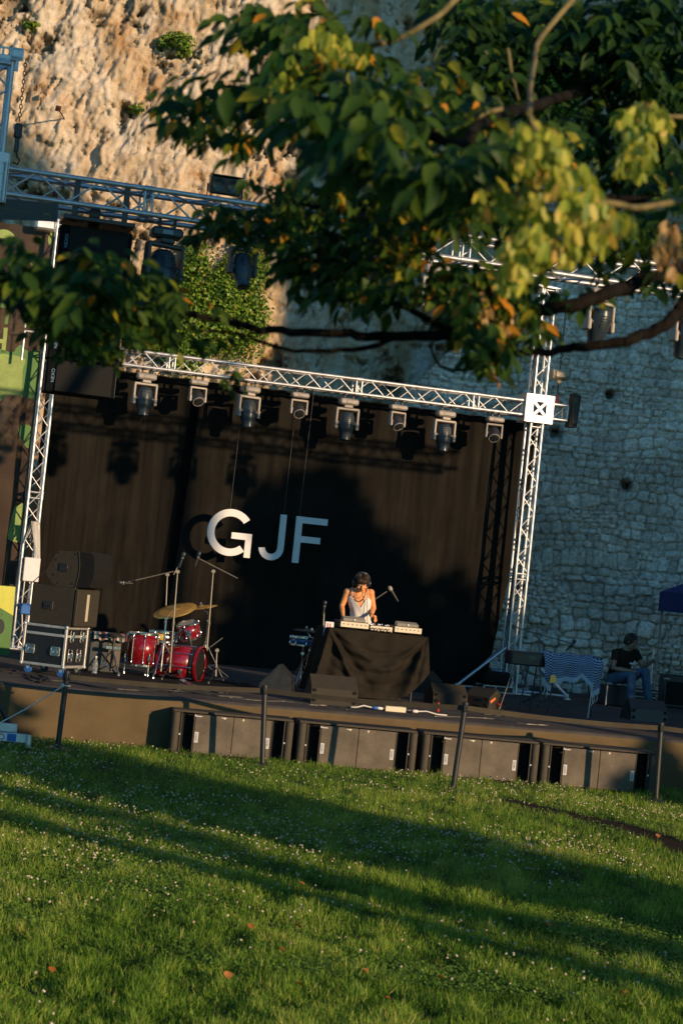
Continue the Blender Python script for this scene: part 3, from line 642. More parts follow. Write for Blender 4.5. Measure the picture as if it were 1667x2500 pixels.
# hoist chain at the front left tower
def chain(mb, p0, p1, step=.045, r=.006, w=.016):
    p0 = Vector(p0); p1 = Vector(p1); n = int((p1 - p0).length / step); d = (p1 - p0) / n
    for i in range(n):
        c = p0 + d * (i + .5); mb.path([c + Vector(((w * math.cos(a)) if i % 2 else 0, 0 if i % 2 else w * math.cos(a), step * .62 * math.sin(a))) for a in [2 * PI * k / 8 for k in range(8)]], r, 5, closed=True)
chn = thing('hoist_chain', 'dark hoist chain with a hook hanging beside the front left tower', 'chain', S(-4.36, BF - .28, 6.42))
mb = MB(); chain(mb, (0, 0, 1.18), (0, 0, .48)); mb.build('chain', M['black'], chn, 60)
mb = MB(); mb.box((0, 0, .37), (.085, .07, .17), .02); mb.box((0, 0, .22), (.05, .04, .18), .012); mb.path([(0, 0, .14), (.02, 0, .08), (.05, 0, .05), (.03, 0, 0), (-.02, 0, .02)], .012, 8); mb.build('hook', M['black'], chn, 40)
# ------------------------------------------------------------------ backdrop
def drape(name, lab, pl, pr, seed, bb=7.92, nu=260, nv=90):
    """pl, pr: (a at top, a at bottom) of the two side edges"""
    t = tag(thing(name, lab, 'curtain', S(0, bb, 0)))
    r = np.random.default_rng(seed); U, Vv = np.meshgrid(np.linspace(0, 1, nu), np.linspace(0, 1, nv))
    zt, zb = 5.10, HS + .01
    al = pl[0] + (pl[1] - pl[0]) * Vv; ar = pr[0] + (pr[1] - pr[0]) * Vv
    A = al + (ar - al) * U; Z = zt + (zb - zt) * Vv
    f = fbm(A * 2.3 + seed, A * 0 + Vv * .8, 4, seed, .6); gq = fbm(A * 7 + seed, Vv * 2.5, 3, seed + 5)
    Y = -.16 * (f - .5) * (.6 + .7 * Vv) - .035 * (gq - .5) - .02 * np.sin(A * 23 + seed) * (1 - Vv) ** 2
    Z = Z - .05 * (fbm(A * 1.1, A * 0, 3, seed + 9) - .3) * (1 - Vv)
    V = np.stack([A, Y, Z], -1).reshape(-1, 3); i = np.arange(nu * nv).reshape(nv, nu)
    F = np.stack([i[:-1, :-1], i[:-1, 1:], i[1:, 1:], i[1:, :-1]], -1).reshape(-1, 4)
    npmesh('cloth', V, F, M['drape'], t, smooth=True); return t
M['drape'] = pbr('backdrop_molton', (.0135, .0120, .0098), 1.0, 0, .30, 1.6, .3, 200, .003, stretch=(1.0, 1, .5))
drape('backdrop_curtain', 'left panel of the black stage backdrop behind the drum kit', (-2.93, -2.95), (-.62, -.95), 3)
drape('backdrop_curtain', 'right wide panel of the black stage backdrop behind the hanging letters', (-.50, -.70), (5.25, 4.66), 8, 7.90, 420)
drape('backdrop_curtain', 'narrow dark curtain strip closing the gap between the two backdrop panels', (-.9, -1.2), (-.2, -.4), 5, 8.05, 50)
# ------------------------------------------------------------------ hanging letters
LB = 7.36; LZ = 2.365; LH = .735
def letter(nm, lab, polys, a0, mat):
    t = thing(nm, lab, 'letter', S(a0, LB, LZ)); mb = MB()
    for p in polys: mb.prism(p, .03)
    mb.build('letter_face', mat, t, 50)
    mb = MB(); h = 5.13 - LZ
    for x in LW[nm]: mb.tube((x, .015, LH - .02), (x + .02, .015, h), .0013, 5)
    mb.build('wire', M['wire'], t); return t
M['wire'] = pbr('thin_wire', (.25, .24, .22), .5, 0, .1, 5, 0)
LW = {'letter_g': (.33,), 'letter_j': (.35,), 'letter_f': (.05,)}
def ring(cx, cz, R, r, a0, a1, n=34): 
    o = [(cx + R * math.cos(a0 + (a1 - a0) * k / n), cz + R * math.sin(a0 + (a1 - a0) * k / n)) for k in range(n + 1)]
    i = [(cx + r * math.cos(a0 + (a1 - a0) * k / n), cz + r * math.sin(a0 + (a1 - a0) * k / n)) for k in range(n + 1)]
    return [[o[k], o[k + 1], i[k + 1], i[k]] for k in range(n)]
R_ = LH / 2
gp = ring(R_, R_, R_, R_ - .115, math.radians(38), math.radians(312)) + [[(.39, .375), (.715, .375), (.715, .275), (.39, .275)], [(.615, .2745), (.715, .2745), (.715, 0), (.615, 0)]]
letter('letter_g', 'white hanging letter G, leftmost on the backdrop', gp, -.275, M['white'])
jp = ring(.20, .2, .2, .10, math.radians(185), math.radians(360), 20) + [[(.30, .2005), (.40, .2005), (.40, LH), (.30, LH)]]
M['letter_shade_tint'] = pbr('white_print_shaded_face', (.70, .70, .72), .5, 0, .04, 5, .05)  # cooler copy of the white print, shade put into the colour
letter('letter_j', 'hanging letter J in the middle of the three letters', jp, .565, M['letter_shade_tint'])
letter('letter_f', 'hanging letter F, rightmost of the three letters', [[(0, 0), (.105, 0), (.105, LH), (0, LH)], [(.1055, LH - .1), (.51, LH - .1), (.51, LH), (.1055, LH)], [(.1055, .33), (.42, .33), (.42, .43), (.1055, .43)]], 1.12, M['letter_shade_tint'])
# ------------------------------------------------------------------ moving heads
def clampset(mb, w):
    for sx in (-1, 1):
        mb.path([(sx * w, .035 * math.sin(a), .035 * math.cos(a)) for a in [2 * PI * k / 10 for k in range(10)]], .010, 6, closed=True); mb.box((sx * w, 0, -.065), (.028, .04, .06), .004); mb.tube((sx * w, 0, -.03), (sx * w, -.06, -.05), .008, 6)
    mb.box((0, 0, -.092), (2 * w + .03, .03, .012), .002)
def spot(lab, loc, s=1., dark=False, tilt=0., pan=0., group='long spot moving heads', sub=None):
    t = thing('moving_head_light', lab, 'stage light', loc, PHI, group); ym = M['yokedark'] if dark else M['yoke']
    K = Matrix.Scale(s, 4)
    mb = MB(K); clampset(mb, .07); mb.build('clamp', M['black'], t)
    mb = MB(K); mb.box((0, 0, -.148), (.30, .20, .095), .025); b = mb.build('base', ym, t)
    mb = MB(K); mb.box((.0, -.104, -.148), (.10, .008, .045), .004); mb.build('display', M['lens'] if dark else M['frost'], b)
    P = K @ RZ(pan)
    mb = MB(P); mb.box((0, 0, -.262), (.37, .09, .04), .014); mb.box((0, 0, -.22), (.14, .14, .05), .01)
    for sx in (-1, 1): mb.box((sx * .17, 0, -.42), (.035, .10, .33), .014); mb.box((sx * .168, 0, -.52), (.05, .13, .13), .03)
    mb.build('yoke', ym, t)
    Hm = P @ T(0, 0, -.49) @ RX(tilt)
    mb = MB(Hm); mb.lathe([(.05, .17), (.10, .165), (.125, .10), (.128, -.04), (.11, -.13), (.085, -.20), (.082, -.26), (.066, -.27)], 22, sx=1, sy=1.05); h = mb.build('head', M['headbody'], t, 35)
    mb = MB(Hm); mb.lathe([(.062, -.262), (.05, -.276), (.02, -.282)], 18); mb.build('lens', M['lens'], h, 60)
    mb = MB(Hm); mb.tube((-.14, 0, 0), (.14, 0, 0), .05, 14)
    for k in range(5): mb.box((0, -.128, .10 - k * .03), (.14, .012, .008), .002)
    mb.build('vent', M['plastic'], h, 40); return t
def beam(lab, loc, s=1., tilt=.75, pan=.1):
    t = thing('moving_head_light', lab, 'stage light', loc, PHI, 'small round beam moving heads'); K = Matrix.Scale(s, 4)
    mb = MB(K); clampset(mb, .055); mb.build('clamp', M['black'], t)
    mb = MB(K); mb.box((0, 0, -.135), (.27, .17, .075), .022); b = mb.build('base', M['yoke'], t)
    mb = MB(K); mb.box((0, -.088, -.135), (.07, .008, .035), .003); mb.build('display', M['frost'], b)
    P = K @ RZ(pan); mb = MB(P); mb.box((0, 0, -.215), (.27, .075, .032), .012)
    for sx in (-1, 1): mb.box((sx * .123, 0, -.32), (.026, .08, .21), .012); mb.box((sx * .12, 0, -.38), (.035, .10, .10), .025)
    mb.build('yoke', M['yoke'], t)
    Hm = P @ T(0, 0, -.37) @ RX(tilt)                                 # lens along local -z tilted towards the audience
    mb = MB(Hm); mb.lathe([(.04, .12), (.085, .11), (.10, .05), (.10, -.06), (.088, -.09)], 22); h = mb.build('head', M['plastic'], t, 35)
    mb = MB(Hm); mb.path([(.082 * math.cos(a), .082 * math.sin(a), -.092) for a in [2 * PI * k / 24 for k in range(24)]], .008, 6, closed=True); mb.build('lens_ring', M['yoke'], h, 60)
    mb = MB(Hm); mb.lathe([(.078, -.08), (.06, -.094), (.02, -.10)], 20); 
    for k in range(5): a = k * 2 * PI / 5; mb.lathe([(.018, -.08), (.016, -.108)], 8, T(.045 * math.cos(a), .045 * math.sin(a), 0))
    mb.build('lens', M['lens'], h, 60); return t
ordn = ['leftmost', 'second from left', 'third from left', 'rightmost']
for i, u in enumerate((355, 607, 846, 1082)):
    a = at(u, 930 + .125 * (u - 355), BT)[0]
    spot(f'long dark moving head under the lower truss, {ordn[i]} of its kind', S(a, BT - .1, 5.13), 1.0, tilt=(-.10, -.2, -.06, -.13)[i], pan=(.1, .3, -.05, .12)[i])
for i, u in enumerate((482, 728, 967, 1202)):
    a = at(u, 945 + .125 * (u - 482), BT)[0]
    beam(f'small round moving head under the lower truss, {ordn[i]} of its kind', S(a, BT - .1, 5.13), 1.02, (-.85, -.9, -.75, -.8)[i], (.2, .05, .3, -.1)[i])
for u, v, s, lab in ((402, 585, 1.22, 'dark moving head hanging under the upper truss beside the line array'), (592, 603, .92, 'dark moving head under the upper truss half hidden by leaves above the ivy'), (1060, 648, 1.05, 'moving head lit from the side under the upper truss right of centre'),
                     (1250, 672, 1.05, 'moving head under the upper truss almost hidden by leaves near the right tower'), (1462, 705, 1.05, 'moving head under the upper truss before the stone wall'), (1672, 735, 1.05, 'moving head under the upper truss cut by the right edge of the picture')):
    a = at(u, v, BF)[0]
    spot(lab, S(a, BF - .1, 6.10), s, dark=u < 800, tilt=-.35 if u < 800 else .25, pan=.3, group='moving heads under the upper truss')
for a, lab in ((4.75, 'moving head under the upper truss beyond the right edge'), (5.7, 'outermost moving head under the upper truss beyond the right edge')): spot(lab, S(a, BF - .1, 6.10), 1.05, tilt=.2, pan=.3, group='moving heads under the upper truss')
# blinder on the front truss
t = thing('blinder_light', 'black twin lamp blinder standing on top of the upper truss', 'stage light', S(at(545, 470, BF)[0], BF - .1, 6.40)); 
mb = MB(T(0, 0, .16) @ RX(.15)); mb.box((0, 0, 0), (.36, .16, .21), .02); mb.box((0, -.07, .11), (.38, .10, .012), .003); hb = mb.build('housing', M['plastic'], t)
mb = MB(); mb.path([(-.2, 0, .16), (-.2, 0, .0), (.2, 0, .0), (.2, 0, .16)], .012, 6); mb.build('bracket', M['black'], t)
for sx in (-1, 1):
    mb = MB(T(sx * .088, -.082, .15) @ RX(PI / 2 + .15)); mb.lathe([(.075, 0), (.075, .012), (.055, .008), (.01, -.004)], 20); mb.build('lamp', M['headbody'], hb, 50)
# ------------------------------------------------------------------ line array
la = thing('line_array', 'black line array of five speaker boxes hanging under the upper truss', 'loudspeaker', S(-3.55, BF - .1, 5.9))
al0 = at(147, 560, BF)[0]; al1 = at(318, 573, BF)[0]; wA = al1 - al0 + .01; xc = (al0 + al1) / 2 + 3.55
zt = at(230, 562, BF)[2] - 5.9; zb = at(190, 968, BF)[2] - 5.9; hm = (zt - zb) / 5
mb = MB(); mb.box((xc, 0, zt + .06), (wA, .5, .05), .008)
for x in (-.27, .29): mb.box((xc + x, -.1, zt + .28), (.065, .02, .5), .004)
mb.build('flying_frame', M['black'], la)
for k in range(5):
    zc = zt - hm * (k + .5); wk = wA * (1 - .008 * k)
    mb = MB(); mb.box((xc, .12, zc), (wk, .40, hm - .012), .012); c = mb.build('cabinet', M['array'], la)
    mb = MB(); mb.box((xc + .03, -.095, zc), (wk - .14, .03, hm - .03), .008); mb.build('grille', M['port'], c)
    for sx in (-1, 1): MB().box((xc + sx * (wk / 2 + .006), .0, zc), (.012, .07, hm * .9), .002).tube((xc + sx * (wk / 2 + .012), -.03, zc + hm * .35), (xc + sx * (wk / 2 + .03), -.03, zc + hm * .35), .012, 6).build('rigging_bar', M['black'], c)
    text('NEXO', 'logo', M['bluetext'], c, .055, T(xc - wk / 2 + .075, -.084, zc) @ FRONT @ RZ(PI / 2))
# ladder of cable between array and truss
ho = thing('chain_hoist', 'black chain hoist between the upper truss and the line array', 'hoist', S(al0 + .37, BF, 5.82)); 
mb = MB(); mb.box((0, 0, .22), (.12, .12, .10), .01); mb.build('beam_clamp', M['black'], ho); mb = MB(); mb.lathe([(.02, 0), (.06, .03), (.06, .15), (.03, .2)], 12, T(0, 0, .0)); mb.tube((0, 0, -.16), (0, 0, .02), .012, 8); mb.path([(-.05, 0, .0), (-.08, 0, -.1), (-.07, 0, -.18)], .008, 6); mb.build('motor', M['black'], ho, 50)
# grey hoist at the right tower
hr = thing('chain_hoist', 'beige chain hoist hanging on a chain right of the right tower', 'hoist', S(5.23, BT - .05, 5.85))
mb = MB(); mb.lathe([(.05, -.15), (.085, -.13), (.09, 0), (.085, .13), (.05, .15)], 8, RY(PI / 2)); mb.box((0, 0, .0), (.20, .2, .11), .02); mb.box((0, 0, -.11), (.1, .1, .08), .02); mb.build('motor', M['hoist'], hr, 30)
mb = MB(); chain(mb, (0, 0, .10), (0, 0, 1.35), .06, .006, .014); chain(mb, (0, 0, -.14), (0, 0, -.36), .05, .006, .014); mb.build('chain', M['black'], hr, 60)
mb = MB(); mb.path([(-.02, 0, -.33), (.03, 0, -.40), (.02, 0, -.45), (-.03, 0, -.42)], .012, 6); mb.build('hook', M['stripe_red'], hr, 60)
# small speaker on the tower stub
t = thing('side_speaker', 'slim upright black speaker fixed at the end of the right truss stub', 'loudspeaker', S(5.50, BT - .1, 5.02)); 
mb = MB(); mb.prism([(-.07, 0), (.06, 0), (.09, .52), (-.03, .56)], .22, T(0, -.1, 0)); mb.build('cabinet', M['boxpaint'], t); mb = MB(); mb.box((.0, -.112, .27), (.09, .01, .42), .003, Matrix.Rotation(-.06, 3, 'Y')); mb.build('grille', M['grille'], t)
# ------------------------------------------------------------------ banners
def scrim():
    m, t, p, o = newmat('scrim'); tc = nd(t, 'ShaderNodeTexCoord')
    n = nd(t, 'ShaderNodeTexNoise'); n.inputs['Scale'].default_value = 1.4; t.links.new(tc.outputs['Object'], n.inputs[0]); r = ramp(t, [(.4, (.035, .022, .014)), (.65, (.075, .045, .028))]); t.links.new(n.outputs[0], r.inputs[0])
    t.links.new(r.outputs[0], p.inputs['Base Color']); p.inputs['Roughness'].default_value = .9; tr = nd(t, 'ShaderNodeBsdfTransparent'); mx = nd(t, 'ShaderNodeMixShader'); mx.inputs[0].default_value = .72
    t.links.new(tr.outputs[0], mx.inputs[1]); t.links.new(p.outputs[0], mx.inputs[2]); t.links.new(mx.outputs[0], o.inputs[0]); return m
M['scrim'] = scrim()
BB = 7.55
bt = thing('mesh_banner', 'tall see-through mesh banner with green shapes left of the rear truss tower', 'banner', S(-3.6, BB, HS))
def bp(u, v, b=BB): q = at(u, v, b); return (q[0] + 3.6, q[2] - HS)
ur = at(122, 545, BB)[0] + 3.6
MB().prism([(-1.4, .2), (.52, .2), (.52, 6.45), (-1.4, 6.45)], .004).build('mesh_sheet', M['scrim'], bt)
def rpoly(pts, n=5):                                   # smooth closed outline
    P = [Vector((p[0], p[1], 0)) for p in pts]; out = []
    N = len(P)
    for i in range(N):
        a, b, c, d = P[i - 1], P[i], P[(i + 1) % N], P[(i + 2) % N]
        for k in range(n):
            t = k / n; q = .5 * ((2 * b) + (c - a) * t + (2 * a - 5 * b + 4 * c - d) * t * t + (3 * b - a - 3 * c + d) * t ** 3); out.append((q.x, q.y))
    return out
def patch(name, uv, mat, smooth=True, n=5, dy=-.004):
    pts = [bp(u, v) for u, v in uv]; pts = rpoly(pts, n) if smooth else pts
    MB().prism(pts, .002, T(0, dy, 0)).build(name, mat, bt)
patch('printed_shape', [(118, 590), (123, 570), (136, 566), (148, 575), (146, 598), (130, 606)], M['lime'])
patch('printed_shape', [(74, 632), (80, 622), (93, 626), (96, 640), (90, 655), (78, 650)], M['lime'])
patch('printed_shape', [(0, 562), (20, 562), (36, 575), (28, 582), (0, 580)], M['lime'])
patch('printed_shape', [(18, 705), (28, 697), (33, 712), (26, 735), (15, 730)], M['lime'])
patch('printed_shape', [(-20, 695), (20, 690), (20, 702), (-20, 706)], M['lime'], False)
patch('printed_shape', [(-20, 737), (26, 742), (20, 792), (12, 791), (17, 752), (-20, 748)], M['green'], False)
patch('printed_shape', [(10, 800), (20, 800), (14, 862), (4, 860), (6, 838), (-20, 836), (-20, 826), (8, 828)], M['lime'], False)
patch('printed_shape', [(-25, 858), (30, 860), (40, 850), (52, 842), (60, 852), (75, 858), (98, 860), (98, 940), (92, 972), (80, 975), (62, 968), (40, 966), (14, 966), (0, 980), (-25, 985)], M['green'])
patch('printed_shape', [(-22, 872), (58, 874), (56, 905), (50, 960), (10, 962), (0, 972), (-22, 975)], M['lime'], True, 5, -.008)
patch('printed_shape', [(46, 1055), (52, 1040), (66, 1037), (78, 1045), (76, 1075), (70, 1093), (62, 1088)], M['green'])
patch('printed_shape', [(20, 1312), (24, 1285), (36, 1240), (46, 1233), (60, 1236), (58, 1318), (28, 1320)], M['lime'])
# lower printed panel
lp = thing('printed_panel', 'green and yellow printed panel at the left edge behind the road case', 'banner', S(-3.6, 5.4, HS)); 
def lq(u, v): q = at(u, v, 5.4); return (q[0] + 3.6, q[2] - HS)
MB().prism([lq(-60, 1645), (lq(21, 1634)), lq(39, 1432), lq(-60, 1424)], .01).build('panel', M['green'], lp)
yp = [lq(38.6, 1433), lq(-60, 1425), lq(-60, 1458), lq(0, 1483), lq(33, 1503)]; MB().prism(yp, .003, T(0, -.005, 0)).build('printed_shape', M['lemon'], lp)
x_, z_ = lq(6, 1616); text('e+', 'lettering', M['ink'], lp, .10, T(x_, -.003, z_) @ FRONT); x_, z_ = lq(0, 1530); mb = MB(T(x_, -.003, z_)); mb.prism([(.07 * math.cos(a), .11 * math.sin(a)) for a in [2 * PI * k / 20 for k in range(20)]], .002); mb.build('printed_dot', M['ink'], lp)
for v in (1500, 1548, 1590): 
    z = lq(10, v)[1]; MB().box((-.4, -.004, z), (1.15, .003, .004)).build('seam', M['ink'], lp)
# dark strip banner on the front truss
fb = thing('strip_banner', 'narrow dark printed banner hanging under the upper truss at the left edge', 'banner', S(-4.4, BF - .22, 6.0)); 
def fq(u, v): q = at(u, v, BF - .22); return (q[0] + 4.4, q[2] - 6.0)
M['stripbg'] = pbr('dark_banner_vinyl', (.018, .026, .030), .55, 0, .3, 3, .05); M['strip_ink'] = pbr('dull_yellow_print', (.10, .11, .05), .6, 0, .1, 20, 0)
MB().prism([fq(-60, 533), fq(141, 541), fq(144, 497), fq(-60, 478)], .004).build('vinyl', M['stripbg'], fb)
x_, z_ = fq(40, 514); text('COMUNE DI GAETA', 'lettering', M['strip_ink'], fb, .042, T(x_, -.002, z_) @ FRONT, xs=.95); x_, z_ = fq(37, 526); text('IL LAZIO CHE CRESCE', 'lettering', M['strip_ink'], fb, .02, T(x_, -.002, z_) @ FRONT)
x_, z_ = fq(115, 524); mb = MB(T(x_, -.003, z_)); mb.path([(.05 * math.cos(a), 0, .05 * math.sin(a)) for a in [2 * PI * k / 24 for k in range(24)]], .003, 5, closed=True); mb.path([(.041 * math.cos(a), 0, .041 * math.sin(a)) for a in [2 * PI * k / 24 for k in range(24)]], .0015, 5, closed=True); mb.prism([(-.035, -.004), (.035, -.004), (.03, .014), (-.03, .014)], .002); mb.build('emblem', M['strip_ink'], fb)
# ------------------------------------------------------------------ subwoofers in front of the stage
def sub(lab, p0, ang):
    t = thing('subwoofer', lab, 'loudspeaker', (p0[0], p0[1], 0), ang, 'subwoofers along the stage foot'); W, H, D = 1.43, .515, .50
    mb = MB(); mb.box((W / 2, D / 2 + .03, H - .012), (W - .02, D - .02, .024), .004); mb.box((W / 2, D / 2 + .03, .012), (W - .02, D - .02, .024), .004)
    for x in (.05, W - .05): mb.box((x, D / 2 + .04, H / 2), (.08, D - .05, H - .03), .02)
    mb.box((W / 2, D - .02, H / 2), (W - .1, .02, H - .03)); c = mb.build('cabinet', M['boxpaint'], t)
    for x in (.048, W - .048): MB().lathe([(.046, .02), (.048, .03), (.048, H - .035), (.046, H - .026)], 18, T(x, .045, 0)).build('corner_post', M['boxpaint'], c, 40)
    for x0, x1 in ((.11, .26), (W - .26, W - .11)):
        mb = MB(); mb.box(((x0 + x1) / 2, .30, H / 2), (x1 - x0, .30, H - .05)); mb.build('port', M['port'], c)
        for x in (x0, x1): MB().box((x, .03, H / 2), (.014, .03, H - .05), .003).build('port_edge', M['boxpaint'], c)
    xm = W / 2
    for sx in (0, 1):
        mb = MB(); x0 = .268 if sx == 0 else xm + .002; x1 = xm - .002 if sx == 0 else W - .268
        mb.box(((x0 + x1) / 2, .03, H / 2 - .006), (x1 - x0, .04, H - .055), .006); gq = mb.build('grille', M['grille'], t)
        xs_ = x0 + .03 if sx == 0 else x1 - .03
        mb = MB(); mb.box((xs_, .008, H * .42), (.045, .004, .125), .002); lb = mb.build('logo_plate', M['logo'], gq)
        text('NEXO', 'logo', M['ink'], lb, .034, T(xs_, .0045, H * .42) @ FRONT @ RZ(PI / 2), .001)
        xq = xm - .11 if sx == 0 else xm + .11
        mb = MB(T(xq, .009, H - .055) @ RX(PI / 2)); mb.lathe([(.013, -.002), (.014, .004), (.006, .006), (.005, .002)], 10); mb.build('screw', M['panelcream'], gq, 40)
    mb = MB()
    for x, z in ((.10, H * .46), (.265, H - .05), (W - .10, H * .46)): mb.box((x, .012, z), (.02, .012, .02), .003)
    mb.build('latch', M['logo'], c)
    mb = MB(); mb.box((.31, .008, H - .055), (.07, .003, .010)); mb.box((.60, .008, H - .05), (.06, .003, .010)); mb.build('tape', M['logo'], c)
    return t
def gp_(u, v):
    d = ray(u, v); q = CP + d * (-CZ / d.z); return q
sA = -1.72; sl_ = [(-1.70, 23.14, math.radians(9.5)), (-.235, 23.38, math.radians(9)), (1.235, 23.63, math.radians(8.5)), (2.68, 23.86, math.radians(8.5))]
for (x, y, a), lab in zip(sl_, ('leftmost low subwoofer with scratched brown grille, its dark side showing', 'second subwoofer from the left behind the middle stanchion', 'third subwoofer from the left behind the slanted stanchion', 'rightmost subwoofer with leaf shadows across its grille')): sub(lab, (x, y), a)
# ------------------------------------------------------------------ crowd barrier posts and belts
def post(lab, base, top, head=True):
    t = thing('barrier_post', lab, 'barrier post', base, 0, 'belt barrier posts'); tp = Vector(top) - Vector(base)
    mb = MB(); mb.tube((0, 0, .01), tp, .031, 16); mb.build('tube', M['black'], t, 50)
    mb = MB(); mb.lathe([(.17, 0), (.17, .012), (.12, .03), (.05, .045), (.04, .06)], 24); mb.build('base', M['black'], t, 40)
    Q = tp.to_track_quat('Z', 'Y').to_matrix().to_4x4(); mb = MB(Q); L = tp.length
    mb.lathe([(.034, L - .10), (.036, L - .095), (.036, L + .005), (.02, L + .012)], 16); mb.box((-.04, 0, L - .055), (.02, .03, .075), .004); mb.box((.04, 0, L - .055), (.02, .03, .075), .004); mb.build('head', M['black'], t, 40)
    return Vector(base) + tp * (1 - .055 / L)
def ptop(u, v, y):
    d = ray(u, v); return CP + d * (y / d.y)
PB = []
for (bu, bv), (tu, tv), lab in (((141, 1830), (165, 1640), 'leftmost black belt post with a white rope tied round it'), ((640, 1874), (647, 1674), 'nearly upright black belt post before the second subwoofer'), ((1104, 1934), (1136, 1716), 'slanted black belt post before the third subwoofer'), ((1599, 1960), (1613, 1766), 'black belt post near the right edge of the picture')):
    b = gp_(bu, bv); tp = ptop(tu, tv, b.y + (.02 if bu < 500 else .0)); PB.append(post(lab, (b.x, b.y, 0), tp))
ext = PB[3] + Vector((2.2, .15, .02)); 
for A, B, lab in ((PB[0], PB[1], 'black belt between the two left posts'), (PB[1], PB[2], 'black belt between the upright and the slanted post'), (PB[2], PB[3], 'black belt between the slanted and the right post'), (PB[3], ext, 'black belt running out of the picture on the right')):
    mb = MB(); n = 24; V = []
    for i in range(n + 1):
        q = A.lerp(B, i / n) + Vector((0, 0, -.025 * 4 * (i / n) * (1 - i / n))); V.append([mb._v(q + Vector((0, s * .0015 + .0, z))) for s in (-1, 1) for z in (-.028, .028)])
    for P_, Q_ in zip(V, V[1:]):
        for a, b in ((0, 1), (1, 3), (3, 2), (2, 0)): mb.bm.faces.new([P_[a], P_[b], Q_[b], Q_[a]])
    o = mb.build('barrier_belt', M['belt'] if 'belt' in M else M.setdefault('belt', pbr('belt_webbing', (.055, .048, .036), .9, 0, .15, 6, .4, 300, .002))); tag(o, lab, 'belt', 'belts between the posts')
# white rope from the left post
p0 = PB[0] + Vector((-.02, -.03, -.10)); q0 = ptop(-60, 1793, 22.0); mb = MB(); mb.path([p0.lerp(q0, i / 12) + Vector((0, 0, -.03 * 4 * (i / 12) * (1 - i / 12))) for i in range(13)], .007, 6)
mb.path([p0 + Vector((.05 * math.cos(a) + .02, .05 * math.sin(a) + .03, 0)) for a in [2 * PI * k / 10 for k in range(10)]], .007, 6, closed=True)
mb.box(p0 + Vector((-.01, -.01, 0)), (.04, .03, .04), .01); tag(mb.build('rope', M['rope'], None, 60), 'thin white rope tied to the leftmost post and running down left', 'rope')
# slanted black struts at the left edge
for (a, b, lab) in (((62, 1800), (-40, 1655), 'upper slanted black steel strut at the left edge'), ((38, 1797), (-40, 1722), 'lower slanted black steel strut at the left edge')):
    g0 = gp_(*a); mb = MB(); mb.tube((g0.x, 22.9, 0), ptop(b[0], b[1], 22.9), .024, 10); tag(mb.build('steel_strut', M['black'], None, 50), lab, 'strut', 'struts at the left edge')
# folded ladder with stickers
ld = thing('ladder', 'folded aluminium ladder end with round stickers lying in the grass at the left edge', 'ladder', gp_(60, 1830), .14)
mb = MB(); mb.box((-.62, 0, .12), (1.3, .03, .10), .006); mb.tube((.035, -.01, .03), (.035, -.01, .165), .035, 12); r1 = mb.build('rail', M['alu'], ld, 30)
mb = MB(); mb.box((-.75, .25, .20), (1.3, .03, .10), .006); mb.box((-.12, .25, .10), (.03, .03, .15), .004); mb.build('rail', M['alu'], ld)
MB().box((-.62, .12, .15), (.04, .26, .03), .004).build('rung', M['alu'], ld)
for x, m_ in ((-.475, 'sticker_blue'), (-.26, 'stripe_red')): MB(T(x, -.017, .12) @ RX(PI / 2)).lathe([(.034, 0), (.034, .002)], 20).build('sticker', M[m_], r1)
MB(T(-.26, -.020, .12) @ RX(PI / 2)).lathe([(.024, 0), (.024, .002)], 20).build('sticker', M['white'], r1)
MB(T(-.36, -.018, .09)).prism([(-.03, 0), (.03, 0), (0, .055)], .002).build('sticker', M['sticker_yellow'], r1)
MB().box((-.15, -.0165, .12), (.10, .003, .08)).build('sticker', M['sticker_blue'], r1); MB().box((-.38, -.0157, .12), (.60, .002, .086)).build('sticker', M['white'], r1)
# carpet roll
q = gp_(368, 1822); cr_ = thing('carpet_roll', 'rolled brown carpet lying on the grass beside the leftmost subwoofer', 'carpet roll', (q.x, q.y, 0), .35)
mb = MB(); n = 90; V = []
for i in range(n + 1):
    a = i / n * 2 * PI * 5; r = .03 + .085 * i / n; V.append([mb._v((r * math.cos(a), y, .115 + r * math.sin(a))) for y in (0, .9)])
for A, B in zip(V, V[1:]): mb.bm.faces.new([A[0], B[0], B[1], A[1]])
mb.build('carpet', M['roll'], cr_, 40, solid=.007)
mb = MB().grid(lambda i, j: (-.11 - .55 * i, .03 + .85 * j, .10 * (1 - i) ** 2.2 + .012 + .02 * math.sin(j * 9 + i * 5)), 14, 6); mb.build('loose_flap', M['roll'], cr_, 40, solid=.007)
